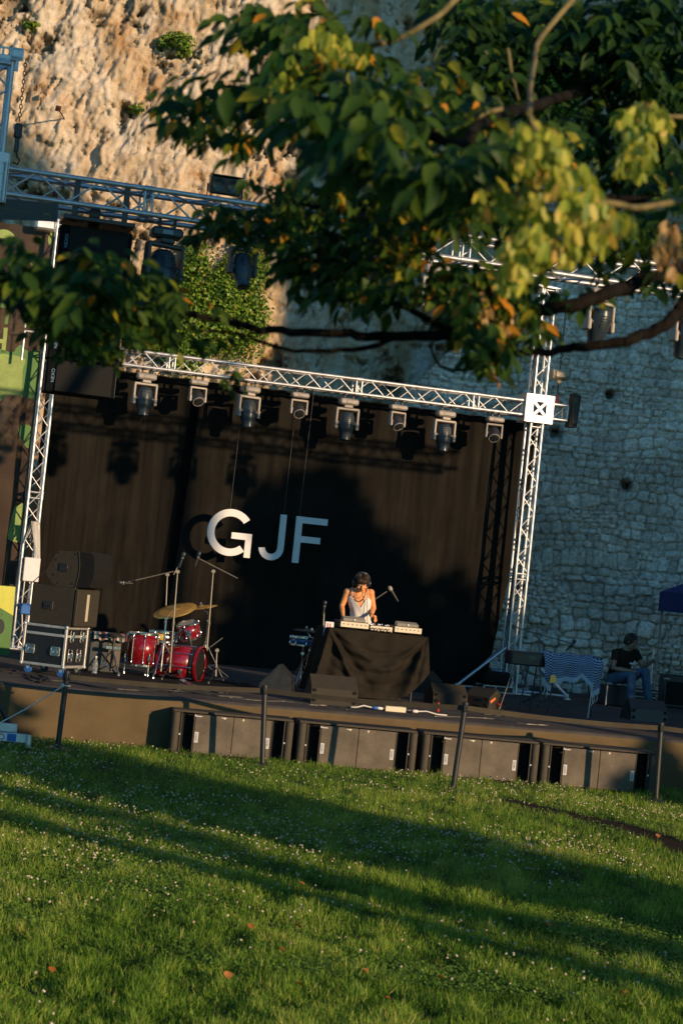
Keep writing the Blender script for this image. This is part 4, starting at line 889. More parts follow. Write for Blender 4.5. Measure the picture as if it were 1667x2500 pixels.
# ------------------------------------------------------------------ the trees beside the lawn and an added unseen mass (they throw the evening shade)
PH = Vector((math.cos(SAZ), math.sin(SAZ), 0)); QH = Vector((math.sin(SAZ), -math.cos(SAZ), 0))
def pq(p, q, z=0): v = PH * p + QH * q; return Vector((v.x, v.y, z))
def park_tree(lab, p, q, trunk_h, tr, blobs, n=2600, size=.16, seed=1):
    """blobs: (dp, dq, z, rp, rq, rz) around the trunk foot, in the shade frame"""
    t = thing('tree', lab, 'tree', pq(p, q), 0, 'trees round the lawn'); r = np.random.default_rng(seed)
    ztop = max(b[2] for b in blobs) if blobs else trunk_h
    mb = MB(); mb.path([(.03 * math.sin(z * 1.7 + seed), .03 * math.cos(z + seed), z) for z in np.linspace(0, trunk_h, 8)], [tr * (1.25 - .6 * k / 7) for k in range(8)], 12)
    mb.build('trunk', M['bark'], t, 60)
    PP = []
    for b in blobs:
        c = PH * b[0] + QH * b[1] + Vector((0, 0, b[2]))
        mb = MB(); mb.path([(0, 0, trunk_h * .8), (c * .5 + Vector((0, 0, trunk_h * .3))), c], [tr * .5, tr * .3, tr * .1], 7); mb.build('branch', M['bark'], t, 60)
        k = int(n / len(blobs)); d = unit(r.normal(size=(k, 3))); rr = r.random(k) ** .4; lump = .75 + .45 * fbm(d[:, 0] * 2 + 5, d[:, 2] * 2 + seed, 3, seed)
        off = d * (rr * lump)[:, None]; W_ = off[:, 0:1] * b[3] * np.array(PH)[None] + off[:, 1:2] * b[4] * np.array(QH)[None] + off[:, 2:3] * b[5] * np.array([[0, 0, 1.]])
        PP.append(np.array(c)[None] + W_)
    if PP:
        pos = np.concatenate(PP); N = len(pos); X, Y, Z = axes(r.normal(size=(N, 3)) + np.array([0, 0, -.4]), r.normal(size=(N, 3)) + np.array([0, 0, 1.]))
        s = size * (.6 + .8 * r.random(N)); cloud('crown', M['leaf_far'], [(0, 0, 0), (.5, .45, .1), (0, 1, 0), (-.5, .45, .1)], [(0, 1, 2, 3)], pos, X, Y, Z, np.stack([s, s, s], 1), r.random(N), t)
    return t
# wide band on the lawn + tall crown that shades the left end of the roof truss
park_tree('tall dense tree beyond the right edge whose shadow band crosses the lawn', 12.8, -1, 8, .35, [(-.1, 0, .9, 1.1, 1.2, 1.2), (0, 0, 2.3, 1.25, 1.3, 1.2), (.3, 0, 3.4, 1.1, 1.4, 1.0), (.9, 0, 9.3, 1.3, 1.4, 1.3), (.1, 0, 10.9, 1.1, 1.2, 1.3), (2.0, 0, 9.6, 1.6, 1.4, 1.2), (2.9, 0, 9.2, 1.2, 1.2, 1.0)], 19000, .26, 2)
park_tree('slender tree beyond the right edge casting a narrow stripe on the lawn', 10.0, 9, 6.5, .22, [(-.6, 0, 8.3, 1.6, 1.5, 1.6)], 1500, .2, 3)
park_tree('open twiggy tree beyond the right edge casting broken stripes on the lawn', 10.9, 8, 6, .10, [(-.25, 0, 3.6, .22, .6, .5), (.15, 0, 4.2, .2, .6, .4), (.3, 0, 2.9, .22, .6, .4), (-.35, 0, 2.3, .15, .5, .3), (-1.3, 0, 2.2, .25, .6, .25)], 900, .18, 9)
park_tree('thin young tree beyond the right edge casting a faint stripe on the lawn', 10.9, 12, 6, .08, [(0, 0, 7.5, 1.2, 1.2, 1.2)], 900, .2, 4)
park_tree('broad low tree beyond the right edge shading the right half of the stage', 22.8, 8, 5, .3, [(-.2, 0, 8.7, .95, .9, 1.2), (-.1, 0, 6.6, 1.25, 1, 1.9), (.6, 0, 7.4, 1.1, .9, 1.5), (1.6, 0, 6.3, 1.3, 1, 1.9), (0, 0, 3.4, 1.5, 1.2, 2.6), (1.8, 0, 3.4, 1.6, 1.2, 2.8), (-2.2, 0, 3.7, 1.0, 1, 1.15)], 21000, .26, 5)
park_tree('straight bare trunk beyond the right edge whose shadow falls on the backdrop', 20.90, 13, 15, .17, [(0, 0, 16.4, 1.6, 1.6, 1.6)], 2500, .25, 6)
park_tree('added unseen tree beyond the right edge throwing shade on the upper cliff', 26.0, 5, 14, .3, [(.2, 0, 14.6, 1.4, 1.4, 1.8), (.3, 0, 17.5, 1.3, 1.4, 2.0), (0.4, 0, 20, 1.6, 1.4, 2)], 5600, .28, 7)  # crown added to shape the shade edge on the cliff
def shade_blocker():  # unseen blocker added to keep the stone wall and cliff in shade
    us = np.linspace(0, 1, 60); vs = np.linspace(0, 1, 40); V = []
    for v in vs:
        for u in us:
            p = 26.0 + 16 * u + .25 * math.sin(v * 9); z = v * 22 + .8 * math.sin(u * 13) * v
            q = 5 + 1.2 * math.sin(u * 7 + v * 4) + 2.5 * v * -1; w_ = PH * p + QH * q; V.append((w_.x, w_.y, z))
    i = np.arange(60 * 40).reshape(40, 60); F = np.stack([i[:-1, :-1], i[:-1, 1:], i[1:, 1:], i[1:, :-1]], -1).reshape(-1, 4)
    o = npmesh('shade_blocker', V, F, bpy.data.materials['limestone_cliff'], attrs={'crevice': np.zeros(2400)}, smooth=True); md = o.modifiers.new('thickness', 'SOLIDIFY'); md.thickness = 2.0; tag(o, kind='structure')
shade_blocker()
# ------------------------------------------------------------------ stage left: road case and speakers
def Wz(u, v, b): q = at(u, v, b); return S(*q)
CB = 1.75
q = at(155, 1632, CB); cpos = S(q[0], q[1], q[2]); cz0 = cpos.z - HS
rc = thing('road_case', 'black road case with aluminium edges on casters carrying two speakers', 'road case', (cpos.x, cpos.y, HS), math.radians(-21))
L_, W_, H_ = .62, .58, .52
mb = MB(T(-L_ / 2, W_ / 2, cz0 + H_ / 2)); mb.box((0, 0, 0), (L_ - .03, W_ - .03, H_ - .03), .004); body = mb.build('panel', M['casepanel'], rc)
mb = MB(T(-L_ / 2, W_ / 2, cz0 + H_ / 2))
for sx in (-1, 1):
    for sy in (-1, 1): mb.box((sx * (L_ / 2 - .016), sy * (W_ / 2 - .016), 0), (.034, .034, H_ - .05), .004)
for sz in (-1, 1):
    for sy in (-1, 1): mb.box((0, sy * (W_ / 2 - .016), sz * (H_ / 2 - .016)), (L_ - .05, .033, .033), .004)
    for sx in (-1, 1): mb.box((sx * (L_ / 2 - .016), 0, sz * (H_ / 2 - .016)), (.033, W_ - .05, .033), .004)
for sy in (-1, 1): mb.box((0, sy * (W_ / 2 - .010), H_ / 2 - .12), (L_ - .07, .018, .034), .003)
mb.box((L_ / 2 - .01, 0, H_ / 2 - .12), (.018, W_ - .07, .034), .003); mb.build('edge_rail', M['rail'], rc)
mb = MB(T(-L_ / 2, W_ / 2, cz0 + H_ / 2))
for sx in (-1, 1):
    for sy in (-1, 1):
        for sz in (-1, 1): mb.lathe([(.001, -.026), (.018, -.02), (.026, 0), (.018, .02), (.001, .026)], 10, T(sx * (L_ / 2 - .012), sy * (W_ / 2 - .012), sz * (H_ / 2 - .012)))
mb.build('corner_ball', M['rail'], rc, 60)
def recess(x, y, z, w, h, side):
    R_ = Matrix.Rotation(PI / 2 if side else 0, 4, 'Z'); mb = MB(T(x, y, z) @ R_)
    for s in (-1, 1): mb.box((s * (w / 2), 0, 0), (.018, .012, h), .004); mb.box((0, 0, s * h / 2), (w, .012, .018), .004)
    mb.box((0, .004, 0), (w, .004, h)); mb.path([(-w * .3, -.012, -h * .25), (-w * .3, -.022, h * .15), (w * .3, -.022, h * .15), (w * .3, -.012, -h * .25)], .008, 6)
    return mb
for x in (-.50, -.14): recess(x, -.002, cz0 + .20, .12, .10, 0).build('handle', M['steel'], rc)
for y in (.14, .36): recess(.002, y, cz0 + .16, .10, .15, 1).build('handle', M['steel'], rc)
for y in (.14, .40): recess(.004, y, cz0 + .40, .08, .13, 1).build('latch', M['steel'], rc)
mb = MB(); 
for x, z in ((-.53, .33), (-.33, .28), (-.16, .35), (-.40, .08), (-.22, .06), (-.55, .10)): mb.lathe([(.006, 0), (.004, .004)], 8, T(x, .013, cz0 + z) @ RX(PI / 2))
mb.build('rivet', M['steel'], rc)
for x, y in ((-.07, .08), (-.54, .08), (-.07, .5), (-.54, .5)):
    mb = MB(); mb.box((x, y, cz0 - .01), (.09, .09, .012), .003); mb.prism([(x - .028, cz0 - .015), (x + .028, cz0 - .015), (x + .012, .05), (x - .012, .05)], .05, T(0, y - .025, 0)); c = mb.build('caster', M['alu'], rc)
    MB(T(x, y, .05) @ RX(PI / 2)).lathe([(.048, -.016), (.05, -.010), (.05, .010), (.048, .016)], 18).build('wheel', M['sticker_blue'] if y < .3 else M['black'], c, 40)
zt_ = HS + cz0 + H_
sp = thing('stage_speaker', 'boxy dark brown speaker cabinet standing on the road case', 'loudspeaker', (cpos.x, cpos.y, zt_ + .002), math.radians(-22))
mb = MB(); mb.box((-.27, .29, .245), (.62, .54, .49), .012); cb = mb.build('cabinet', M['stackpaint'], sp); MB().box((.072, .29, .245), (.05, .56, .47), .012).build('grille', M['stackpaint'], sp)
mb = MB(); mb.box((.101, .27, .25), (.006, .06, .34), .002); mb.build('side_slot', M['panelcream'], sp)
mb = MB(); mb.box((-.32, .016, .24), (.14, .012, .10), .003); pl = mb.build('connector_plate', M['black'], cb)
for x in (-.35, -.29): MB(T(x, .008, .24) @ RX(PI / 2)).lathe([(.022, 0), (.022, .006), (.012, .008), (.01, .0)], 14).build('socket', M['plastic'], pl, 40)
sw = thing('stage_speaker', 'tapered monitor speaker lying on its side on top of the boxy speaker', 'loudspeaker', (cpos.x, cpos.y, zt_ + .495), math.radians(-20))
mb = MB(); mb.prism([(-.42, .16), (-.28, .44), (.02, .46), (.05, .3), (.03, 0), (-.26, 0)], .50, T(0, .05, 0)); cb = mb.build('cabinet', M['stackpaint'], sw)
mb = MB(); n = 8
mb.prism([(.022, .0), (.21, .02), (.25, .12), (.26, .26), (.24, .40), (.20, .455), (.02, .462), (.052, .3)], .5, T(0, .052, 0)); mb.build('grille', M['port'], sw)
mb = MB(); mb.path([(.023, .045, 0), (.054, .045, .15), (.054, .045, .3), (.02, .045, .46)], .006, 6); mb.build('trim', M['stackpaint'], sw)
mb = MB(); mb.box((-.17, .045, .24), (.12, .014, .10), .003)
for x, z in ((-.30, .14), (-.29, .33), (-.26, .42), (-.02, .42), (-.02, .05), (-.22, .04)): mb.lathe([(.014, 0), (.014, .006), (.007, .008)], 10, T(x, .05, z) @ RX(PI / 2))
mb.build('fitting', M['black'], cb, 40)
mb = MB(); mb.path([(-.42, .04, .17), (-.55, .0, .02), (-.62, .0, -.04)], .006, 6); mb.path([(-.42, .04, .17), (-.34, .03, .08), (-.28, .03, -.0)], .006, 6); mb.build('cable', M['cable'], sw)
# ------------------------------------------------------------------ drums
KB = 3.4
def hardware(mb, R, z0, z1, n, r=.006, sy=1):
    for k in range(n):
        a = 2 * PI * k / n + .2; x, y = (R + .012) * math.cos(a), (R + .012) * math.sin(a)
        mb.tube((x, y, z0), (x, y, z1), r * .7, 6)
        for z in (z0 + .06 * (z1 - z0), z1 - .06 * (z1 - z0)): mb.lathe([(.004, -.035), (.011, -.025), (.012, .025), (.004, .035)], 8, T(x, y, z))
def drum(name, lab, loc, R, h, mat, rot=None, rz=0, nl=8, headm='drumhead'):
    t = thing(name, lab, 'drum', loc, rz, None, rot)
    MB().lathe([(R, 0), (R, h)], 48, cap=False).build('shell', mat, t, 50, solid=.006)
    mb = MB()
    for z in (0, h): mb.lathe([(R + .003, z - .012), (R + .012, z - .012), (R + .012, z + .012), (R + .003, z + .012)], 48, cap=False)
    mb.build('hoop', M['steel'], t, 50); mb = MB(); hardware(mb, R, .01, h - .01, nl); mb.build('lug', M['steel'], t, 40)
    MB().lathe([(R, h + .003), (.001, h + .004)], 40, cap=False).build('batter_head', M[headm], t, 40); MB().lathe([(R, -.003), (.001, -.003)], 40, cap=False).build('resonant_head', M[headm], t, 40)
    return t
def leg3(mb, p, h, spread, r=.009, a0=.3, brace=True):
    p = Vector(p)
    for k in range(3):
        a = a0 + 2 * PI * k / 3; f = p + Vector((math.cos(a) * spread, math.sin(a) * spread, .01)); mb.tube(p + Vector((0, 0, h)), f, r, 7); mb.tube(p + Vector((0, 0, h * .25)), p.lerp(f, .55) + Vector((0, 0, h * .42)), r * .7, 6); mb.lathe([(.014, -.01), (.016, .01), (.008, .03)], 8, T(*f))
pf = S(*at(344, 1623, KB)); ftm = drum('floor_tom', 'sparkling dark red floor tom on three chrome legs', (pf.x, pf.y, pf.z), .195, .42, M['red'])
for a in (.6 - PI / 2, .6 + PI / 6, .6 + 5 * PI / 6):
    x, y = .215 * math.cos(a), .215 * math.sin(a); mb = MB(); mb.tube((x, y, HS - pf.z + .01), (x, y, .16), .008, 8); mb.box((x, y, .1), (.04, .04, .07), .008); mb.lathe([(.016, 0), (.016, .03), (.01, .05)], 10, T(x, y, HS - pf.z)); mb.build('leg', M['steel'], ftm, 40)
pb = S(*at(405, 1619, KB)); bd = thing('bass_drum', 'glossy red bass drum lying on its side with chrome lugs and a dark front hoop', 'drum', (pb.x, pb.y, HS + .235), 0, None, (0, PI / 2, math.radians(-17)))
MB().lathe([(.222, -.02), (.222, .43)], 56, cap=False).build('shell', M['red'], bd, 50, solid=.008)
for z, m_ in ((-.03, 'red'), (.445, 'black')): MB().lathe([(.224, z - .022), (.240, z - .022), (.240, z + .022), (.224, z + .022)], 56, cap=False).build('hoop', M[m_], bd, 50)
MB().lathe([(.232, .475), (.25, .48), (.25, .515), (.236, .52)], 48, cap=False).build('hoop', M['red'], bd, 50)
mb = MB(); hardware(mb, .224, -.02, .44, 8, .008); mb.build('lug', M['steel'], bd, 40)
for zz in (.12, .36): MB().lathe([(.2235, zz - .004), (.226, zz - .004), (.226, zz + .004), (.2235, zz + .004)], 56, cap=False).build('tension_rod', M['steel'], bd, 50) if zz > .3 else None
MB().lathe([(.224, .47), (.001, .472)], 40, cap=False).build('front_head', M['port'], bd, 40); MB().lathe([(.224, -.02), (.001, -.02)], 40, cap=False).build('batter_head', M['drumhead'], bd, 40)
for sy in (-1, 1):
    mb = MB(); mb.tube((.12, sy * .20, .30), (.232, sy * .33, .40), .009, 8); mb.lathe([(.03, -.02), (.035, 0), (.03, .02)], 12, T(.11, sy * .205, .30) @ RX(PI / 2)); mb.build('spur', M['steel'], bd, 40)
pt = S(*at(466, 1556, KB - .05)); rt = drum('rack_tom', 'small tilted red rack tom mounted above the bass drum', pt, .135, .20, M['red'], (math.radians(14), math.radians(-17), 0), nl=6)
mb = MB(); mb.tube((0, -.15, .08), (.0, -.16, -.10), .013, 10); mb.box((0, -.15, .10), (.06, .03, .08), .01); mb.build('mount', M['steel'], rt, 40)
ps = S(*at(398, 1566, KB + .25)); sn = drum('snare_drum', 'silver snare drum with a yellow sticker between the two red drums', ps, .175, .13, M['steel'])
MB(RZ(-.25)).box((0, -.176, .065), (.12, .006, .08), .002).build('sticker', M['sticker_yellow'], sn)
mb = MB(); dz = HS - ps.z; mb.tube((0, 0, dz + .2), (0, 0, -.02), .012, 8); leg3(mb, (0, 0, dz), .3, .26)
for k in range(3): a = k * 2.1; mb.tube((0, 0, -.08), (.16 * math.cos(a), .16 * math.sin(a), -.015), .007, 6)
mb.build('stand', M['steel'], sn, 40)
def cymbal(lab, u, v, b, R, rot, base, m='gold', hat=0, leg=.5, sp=.30):
    c = S(*at(u, v, b)); t = thing('cymbal', lab, 'cymbal', c, 0, 'cymbals of the drum kit')
    Q = Matrix.Rotation(rot[1], 4, 'Y') @ Matrix.Rotation(rot[0], 4, 'X'); prof = [(R, -.018), (R * .7, -.006), (R * .3, 0), (R * .16, .004), (R * .11, .018), (.008, .024)]
    MB(Q).lathe(prof, 56, cap=False).build('plate', M[m], t, 60, solid=.002)
    mb = MB(Q); mb.tube((0, 0, .0), (0, 0, .05), .007, 8); mb.lathe([(.012, .022), (.018, .03), (.010, .045)], 10); mb.build('wing_nut', M['steel'], t, 40)
    bs = S(base[0], base[1], HS) - c; mb = MB(); top = Vector((bs.x, bs.y, -.12)); mb.path([(0, 0, 0), top, (bs.x, bs.y, bs.z + .25)], [.008, .010, .012], 8); mb.tube((bs.x, bs.y, bs.z + .1), (bs.x, bs.y, bs.z + .5), .015, 8)
    for zq in (.5, .8): mb.box((bs.x, bs.y, bs.z + zq), (.035, .035, .045), .008)
    leg3(mb, bs, leg, sp); mb.build('stand', M['steel'], t, 40); return t
b1 = fl(391, 1657); cymbal('large golden crash cymbal tilted left over the drums', 427, 1488, KB, .30, (math.radians(17), math.radians(-17)), (b1[0], b1[1]))
cymbal('second golden cymbal seen edge-on behind the large crash', 492, 1480, KB + .5, .22, (math.radians(5), math.radians(-13)), (at(500, 1600, KB + .6)[0], KB + .6))
# mic stands
def mic(mb_parent, p, d, col='black', s=1.):
    d = Vector(d).normalized(); Q = T(*p) @ d.to_track_quat('Z', 'Y').to_matrix().to_4x4() @ Matrix.Scale(s, 4)
    MB(Q).lathe([(.010, -.14), (.013, -.12), (.018, .0), (.020, .02)], 14).build('microphone_body', M[col], mb_parent, 40)
    MB(Q).lathe([(.020, .02), (.027, .035), (.027, .06), (.018, .078), (.004, .082)], 14).build('microphone_head', M['frost'] if s > 1.1 else M['headbody'], mb_parent, 60)
def micstand(lab, b, base, top, boom, micp, group='microphone stands', hi=0, mics=1., bb=None):
    """all arguments but b are picture points on the plane at depth b"""
    B0 = S(*at(base[0], base[1], b)); B0.z = HS; Tp = S(*at(top[0], top[1], b)); t = thing('microphone_stand', lab, 'microphone stand', B0, 0, group)
    mb = MB(); mb.path([(0, 0, .1), (Tp - B0) * .5, Tp - B0], [.013, .012, .008], 8); mb.lathe([(.018, -.03), (.02, .0), (.018, .03)], 10, T(*((Tp - B0) * .52))); mb.build('pole', M['stand'], t, 40)
    mb = MB(); leg3(mb, (0, 0, 0), .22, .32, .008); mb.build('tripod', M['black'], t, 40)
    if boom:
        A = S(*at(boom[0], boom[1], b - .03)) - B0; Bm = S(*at(boom[2], boom[3], b - .03)) - B0; mb = MB(); mb.tube(A, Bm, .0075, 8); mb.build('boom', M['stand'], t, 40)
        mb = MB(); mb.lathe([(.022, -.03), (.028, -.02), (.028, .02), (.022, .03)], 12, T(*(Tp - B0)) @ RX(PI / 2)); mb.build('clutch', M['frost'], t, 40)
    if micp:
        A = S(*at(micp[0], micp[1], b - .05)) - B0; Bm = S(*at(micp[2], micp[3], b - .05)) - B0; mic(t, A, Bm - A, s=mics); MB().lathe([(.012, -.02), (.02, 0), (.012, .02)], 10, T(*A)).build('clip', M['frost'], t, 40)
    return t
M['stand'] = pbr('stand_grey', (.16, .145, .12), .4, .4, .15, 20, .05)
micstand('tall straight microphone stand in front of the bass drum with a black clamp on top', KB - .3, (413, 1657), (434, 1396), (424, 1403, 446, 1362), (446, 1362, 452, 1345))
micstand('microphone stand behind the drums with its boom reaching far left', KB + .5, (398, 1650), (409, 1403), (424, 1395, 300, 1424), (302, 1423, 275, 1421))
micstand('microphone stand right of the drums with a boom rising to the left', KB + .2, (499, 1662), (521, 1395), (481, 1361, 580, 1412), (484, 1360, 489, 1345))
micstand('short microphone stand beside the front of the bass drum', KB - .25, (525, 1670), (530, 1588), (513, 1580, 544, 1557), None)
# left of the drums: amp, striped cloth, stool stand, bottle
am = fl(262, 1650); ap = thing('guitar_amp', 'black amplifier with an olive grille under a striped cloth', 'amplifier', S(am[0], am[1] + .5, HS), PHI)
MB().box((0, .1, .27), (.42, .30, .52), .015).build('cabinet', M['plastic'], ap); MB().box((.12, -.055, .28), (.17, .012, .36), .02).build('grille', M['grille'], ap); MB().box((.15, -.06, .53), (.12, .02, .03), .006).build('red_label', M['stripe_red'], ap)
def stripes():
    m, t, p, o = newmat('striped_weave'); tc = nd(t, 'ShaderNodeTexCoord'); sp_ = nd(t, 'ShaderNodeSeparateXYZ'); t.links.new(tc.outputs['Object'], sp_.inputs[0]); mu = nd(t, 'ShaderNodeMath', operation='MULTIPLY'); mu.inputs[1].default_value = 6.5; t.links.new(sp_.outputs[0], mu.inputs[0]); fr = nd(t, 'ShaderNodeMath', operation='FRACT'); t.links.new(mu.outputs[0], fr.inputs[0])
    r = ramp(t, [(0, (.35, .28, .22)), (.2, (.03, .03, .04)), (.4, (.30, .06, .05)), (.55, (.5, .45, .38)), (.7, (.02, .16, .20)), (.85, (.06, .02, .03))]); r.color_ramp.interpolation = 'CONSTANT'; t.links.new(fr.outputs[0], r.inputs[0]); t.links.new(r.outputs[0], p.inputs['Base Color']); p.inputs['Roughness'].default_value = .9; return m
M['weave'] = stripes()
sc_ = at(270, 1546, am[1] + .45); cl_ = thing('striped_blanket', 'small striped woven cloth laid over a dark flat case left of the drums', 'blanket', S(sc_[0], sc_[1], sc_[2]), PHI - .05)
MB().grid(lambda i, j: (-.22 + .44 * i, -.16 + .34 * j, .012 * math.sin(i * 21) * (1 - j) + (-.09 * max(0, .25 - j) / .25)), 30, 10).build('cloth', M['weave'], cl_, 60, solid=.006)
kc = thing('flat_case', 'flat dark instrument case under the striped cloth', 'case', S(sc_[0], sc_[1] + .02, sc_[2] - .10), PHI - .05); MB().box((0, 0, .04), (.44, .28, .085), .015).build('case_body', M['plastic'], kc); MB().box((0, -.142, .04), (.1, .008, .03), .003).build('latch', M['steel'], kc)
mb = MB(); hz_ = sc_[2] - .10 - HS
for sx in (-1, 1): mb.tube((sx * .15, 0, 0), (sx * .15, 0, -hz_ + .01), .012, 8); mb.tube((sx * .15, -.14, -hz_ + .012), (sx * .15, .14, -hz_ + .012), .012, 8)
mb.build('stand_leg', M['black'], kc, 50)
bs = fl(270, 1648); tst = thing('drum_stool', 'drum stool stand with crossed chrome tripod legs left of the floor tom', 'stool', S(bs[0], bs[1], HS), PHI); mb = MB(); mb.tube((0, 0, .05), (0, 0, .5), .022, 12); mb.build('post', M['black'], tst, 50); mb = MB(); leg3(mb, (0, 0, 0), .34, .22, .011, .9); mb.box((0, 0, .36), (.2, .03, .05), .006); mb.build('tripod', M['steel'], tst, 40); MB().lathe([(.05, .5), (.10, .51), (.11, .54), (.05, .56)], 20).build('seat', M['plastic'], tst, 40)
bo = fl(231, 1645); tb = thing('water_bottle', 'clear plastic water bottle standing on the stage left of the drums', 'bottle', S(bo[0], bo[1], HS), 0); MB().lathe([(.03, 0), (.034, .01), (.034, .13), (.03, .16), (.013, .20), (.013, .215)], 16).build('bottle_body', M['bottle'], tb, 40); MB().lathe([(.015, .212), (.015, .235)], 12).build('cap', M['white'], tb, 40)
# drum rug
rg = fl(400, 1668); o = MB().box((0, 0, .007), (2.6, 1.7, .006), .002).build('drum_rug', pbr('dark_rug', (.02, .02, .022), .95, 0, .3, 6, .5, 200)); o.location = S(rg[0] + .1, rg[1] + .6, HS); o.rotation_euler = (0, 0, PHI); tag(o, 'dark flat rug under the drum kit', 'rug')
# bass pedal and small floor clutter
pd = fl(480, 1678); tp_ = thing('kick_pedal', 'small chrome pedal on the rug before the drums', 'pedal', S(pd[0] - .1, pd[1] + .1, HS + .01), PHI + .6); MB().box((0, 0, .03), (.10, .26, .012), .004, Matrix.Rotation(.2, 3, 'X')).build('footboard', M['steel'], tp_); MB().box((0, .05, .006), (.13, .3, .010), .003).build('base_plate', M['black'], tp_)
# ------------------------------------------------------------------ DJ table
TB = 2.55
A_ = at(807, 1537, TB); B_ = at(1042, 1556, TB); TWd = B_[0] - A_[0]; tz = .5 * (A_[2] + B_[2])
tz = at(920, 1546, TB)[2]
tbl = thing('table', 'folding table hidden under the black cloth at stage centre', 'table', S((A_[0] + B_[0]) / 2, TB + .37, HS), PHI)
MB().box((0, 0, tz - HS - .02), (TWd - .02, .70, .035), .006).build('tabletop', M['plastic'], tbl)
for sx in (-1, 1):
    for sy in (-1, 1): MB().tube((sx * (TWd / 2 - .12), sy * .28, 0), (sx * (TWd / 2 - .12), sy * .28, tz - HS - .03), .016, 8).build('leg', M['black'], tbl, 50)
tc_ = tag(thing('tablecloth', 'black cloth draped in swags over the front of the centre table', 'tablecloth', S((A_[0] + B_[0]) / 2, TB, HS), PHI))
hz = tz - HS
def seg(px, pz, ax, az, bx, bz):
    t = np.clip(((px - ax) * (bx - ax) + (pz - az) * (bz - az)) / ((bx - ax) ** 2 + (bz - az) ** 2), 0, 1); return np.hypot(px - ax - t * (bx - ax), pz - az - t * (bz - az)), t
def tcloth(i, j):
    w_ = TWd / 2 + .015; x0 = -w_ + 2 * w_ * i
    flare = (-.17 * j if i < .5 else .06 * j) * abs(2 * i - 1) ** 1.5; x = x0 + flare
    bot = .03 if i < .60 else .03 + .40 * ((i - .60) / .40) ** 2.2          # hem lifts to the right
    z = hz + .012 - (hz + .012 - bot) * j
    y = 0.; X = np.array(x); Z = np.array(z)
    for (ax, az, bx, bz, am_, wd) in ((-w_, hz, -w_ + .42, .12, -.05, .035), (-w_ + .02, hz, -w_ + .60, .20, .035, .045), (-w_ + .05, hz, -w_ + .75, .42, -.03, .05), (w_, hz, w_ - .30, .05, -.05, .05), (w_ - .02, hz, w_ - .12, .3, .03, .03), (w_, hz, w_ - .52, .10, .035, .06), (w_ - .03, hz, w_ - .5, .45, -.03, .05), (-w_ + .1, hz, -w_ + .0, .1, .03, .07)):
        d, t = seg(X, Z, ax, az, bx, bz); y += 1.6 * am_ * math.exp(-(float(d) / (wd * (.5 + float(t)))) ** 2) * min(1, float(t) * 3 + .1)
    for k, zc in enumerate((.62, .50, .36, .2)):                              # swags
        zs_ = zc * hz / .9 + .28 * (x / w_) ** 2; y += .036 * math.exp(-((z - zs_) / .045) ** 2) * (1 - (x / w_) ** 4)
    y += .02 * math.sin(x * 16 + 2 * j) * j - .10 * j * (1 - .5 * abs(2 * i - 1))
    return (x, y - .01, z)
MB().grid(tcloth, 110, 80).build('front_drop', M['cloth'], tc_, 60)
def tside(s): return lambda i, j: (s * (TWd / 2 + .02) + (-.17 * j if s < 0 else .06 * j) + .03 * math.sin(i * 14) * j, .0 + .72 * i, hz + .01 - (hz - (.03 if s < 0 else .43)) * j)
MB().grid(tside(-1), 24, 14).build('side_drop', M['cloth'], tc_, 60); MB().grid(tside(1), 24, 14).build('side_drop', M['cloth'], tc_, 60)
MB().grid(lambda i, j: (-(TWd / 2 + .017) + (TWd + .034) * i, -.012 + .74 * j, hz + .014 + .006 * math.sin(i * 30) * math.sin(j * 9)), 40, 12).build('top_cover', M['cloth'], tc_, 60)
TZ = HS + hz + .022
def deck(lab, u0, u1):
    a0 = at(u0, 1540, TB + .12)[0]; a1 = at(u1, 1540, TB + .12)[0]; w_ = a1 - a0
    t = thing('media_player', lab, 'DJ player', S((a0 + a1) / 2, TB + .10, TZ), PHI, 'DJ players on the table')
    MB().box((0, .2, .055), (w_, .38, .09), .012).build('body', M['plastic'], t); bp_ = MB().box((0, .006, .055), (w_ - .01, .012, .075), .003).build('back_panel', M['panelcream'], t)
    for k in range(6): MB(T(-w_ / 2 + .05 + k * (w_ - .1) / 5, -.002, .06) @ RX(PI / 2)).lathe([(.008, 0), (.008, .005)], 8).build('socket', M['black'], bp_)
    MB(T(0, .10, .125) @ RX(.25)).box((-.0, 0, 0), (w_ * .78, .12, .05), .006).build('screen_back', M['frost'], t); MB(T(0, .028, .125) @ RX(PI / 2)).lathe([(.010, 0), (.012, .006)], 12).build('badge', M['white'], t)
    MB(T(0, .26, .1)).lathe([(.11, 0), (.11, .012), (.09, .018)], 30).build('jog_wheel', M['steel'], t, 40); return t
deck('left DJ player whose back panel shows sockets in front of the woman', 828, 899); deck('right DJ player on the right end of the table', 961, 1029)
a0 = at(902, 1540, TB + .12)[0]; a1 = at(958, 1540, TB + .12)[0]; mx_ = thing('mixer', 'DJ mixer between the two players with knobs and plugs', 'mixer', S((a0 + a1) / 2, TB + .12, TZ), PHI)
MB().box((0, .18, .04), (a1 - a0, .36, .075), .008).build('body', M['plastic'], mx_); MB().box((0, .0, .042), (a1 - a0 - .01, .01, .06), .003).build('back_panel', M['panelcream'], mx_)
for k in range(9): MB().lathe([(.008, 0), (.009, .018), (.005, .024)], 10, T(-.13 + .033 * k, .06 + .03 * (k % 3), .078)).build('knob', M['white'] if k % 2 else M['steel'], mx_, 40)
for k in range(6): mb = MB(); mb.tube((-.12 + .045 * k, -.005, .04), (-.12 + .045 * k, -.05, .035), .008, 8); mb.path([(-.12 + .045 * k, -.05, .035), (-.11 + .045 * k, -.075, .0 + .01), (-.09 + .045 * k, -.06, .005)], .004, 6); mb.build('plug', M['panelcream'] if k % 2 else M['black'], mx_, 40)
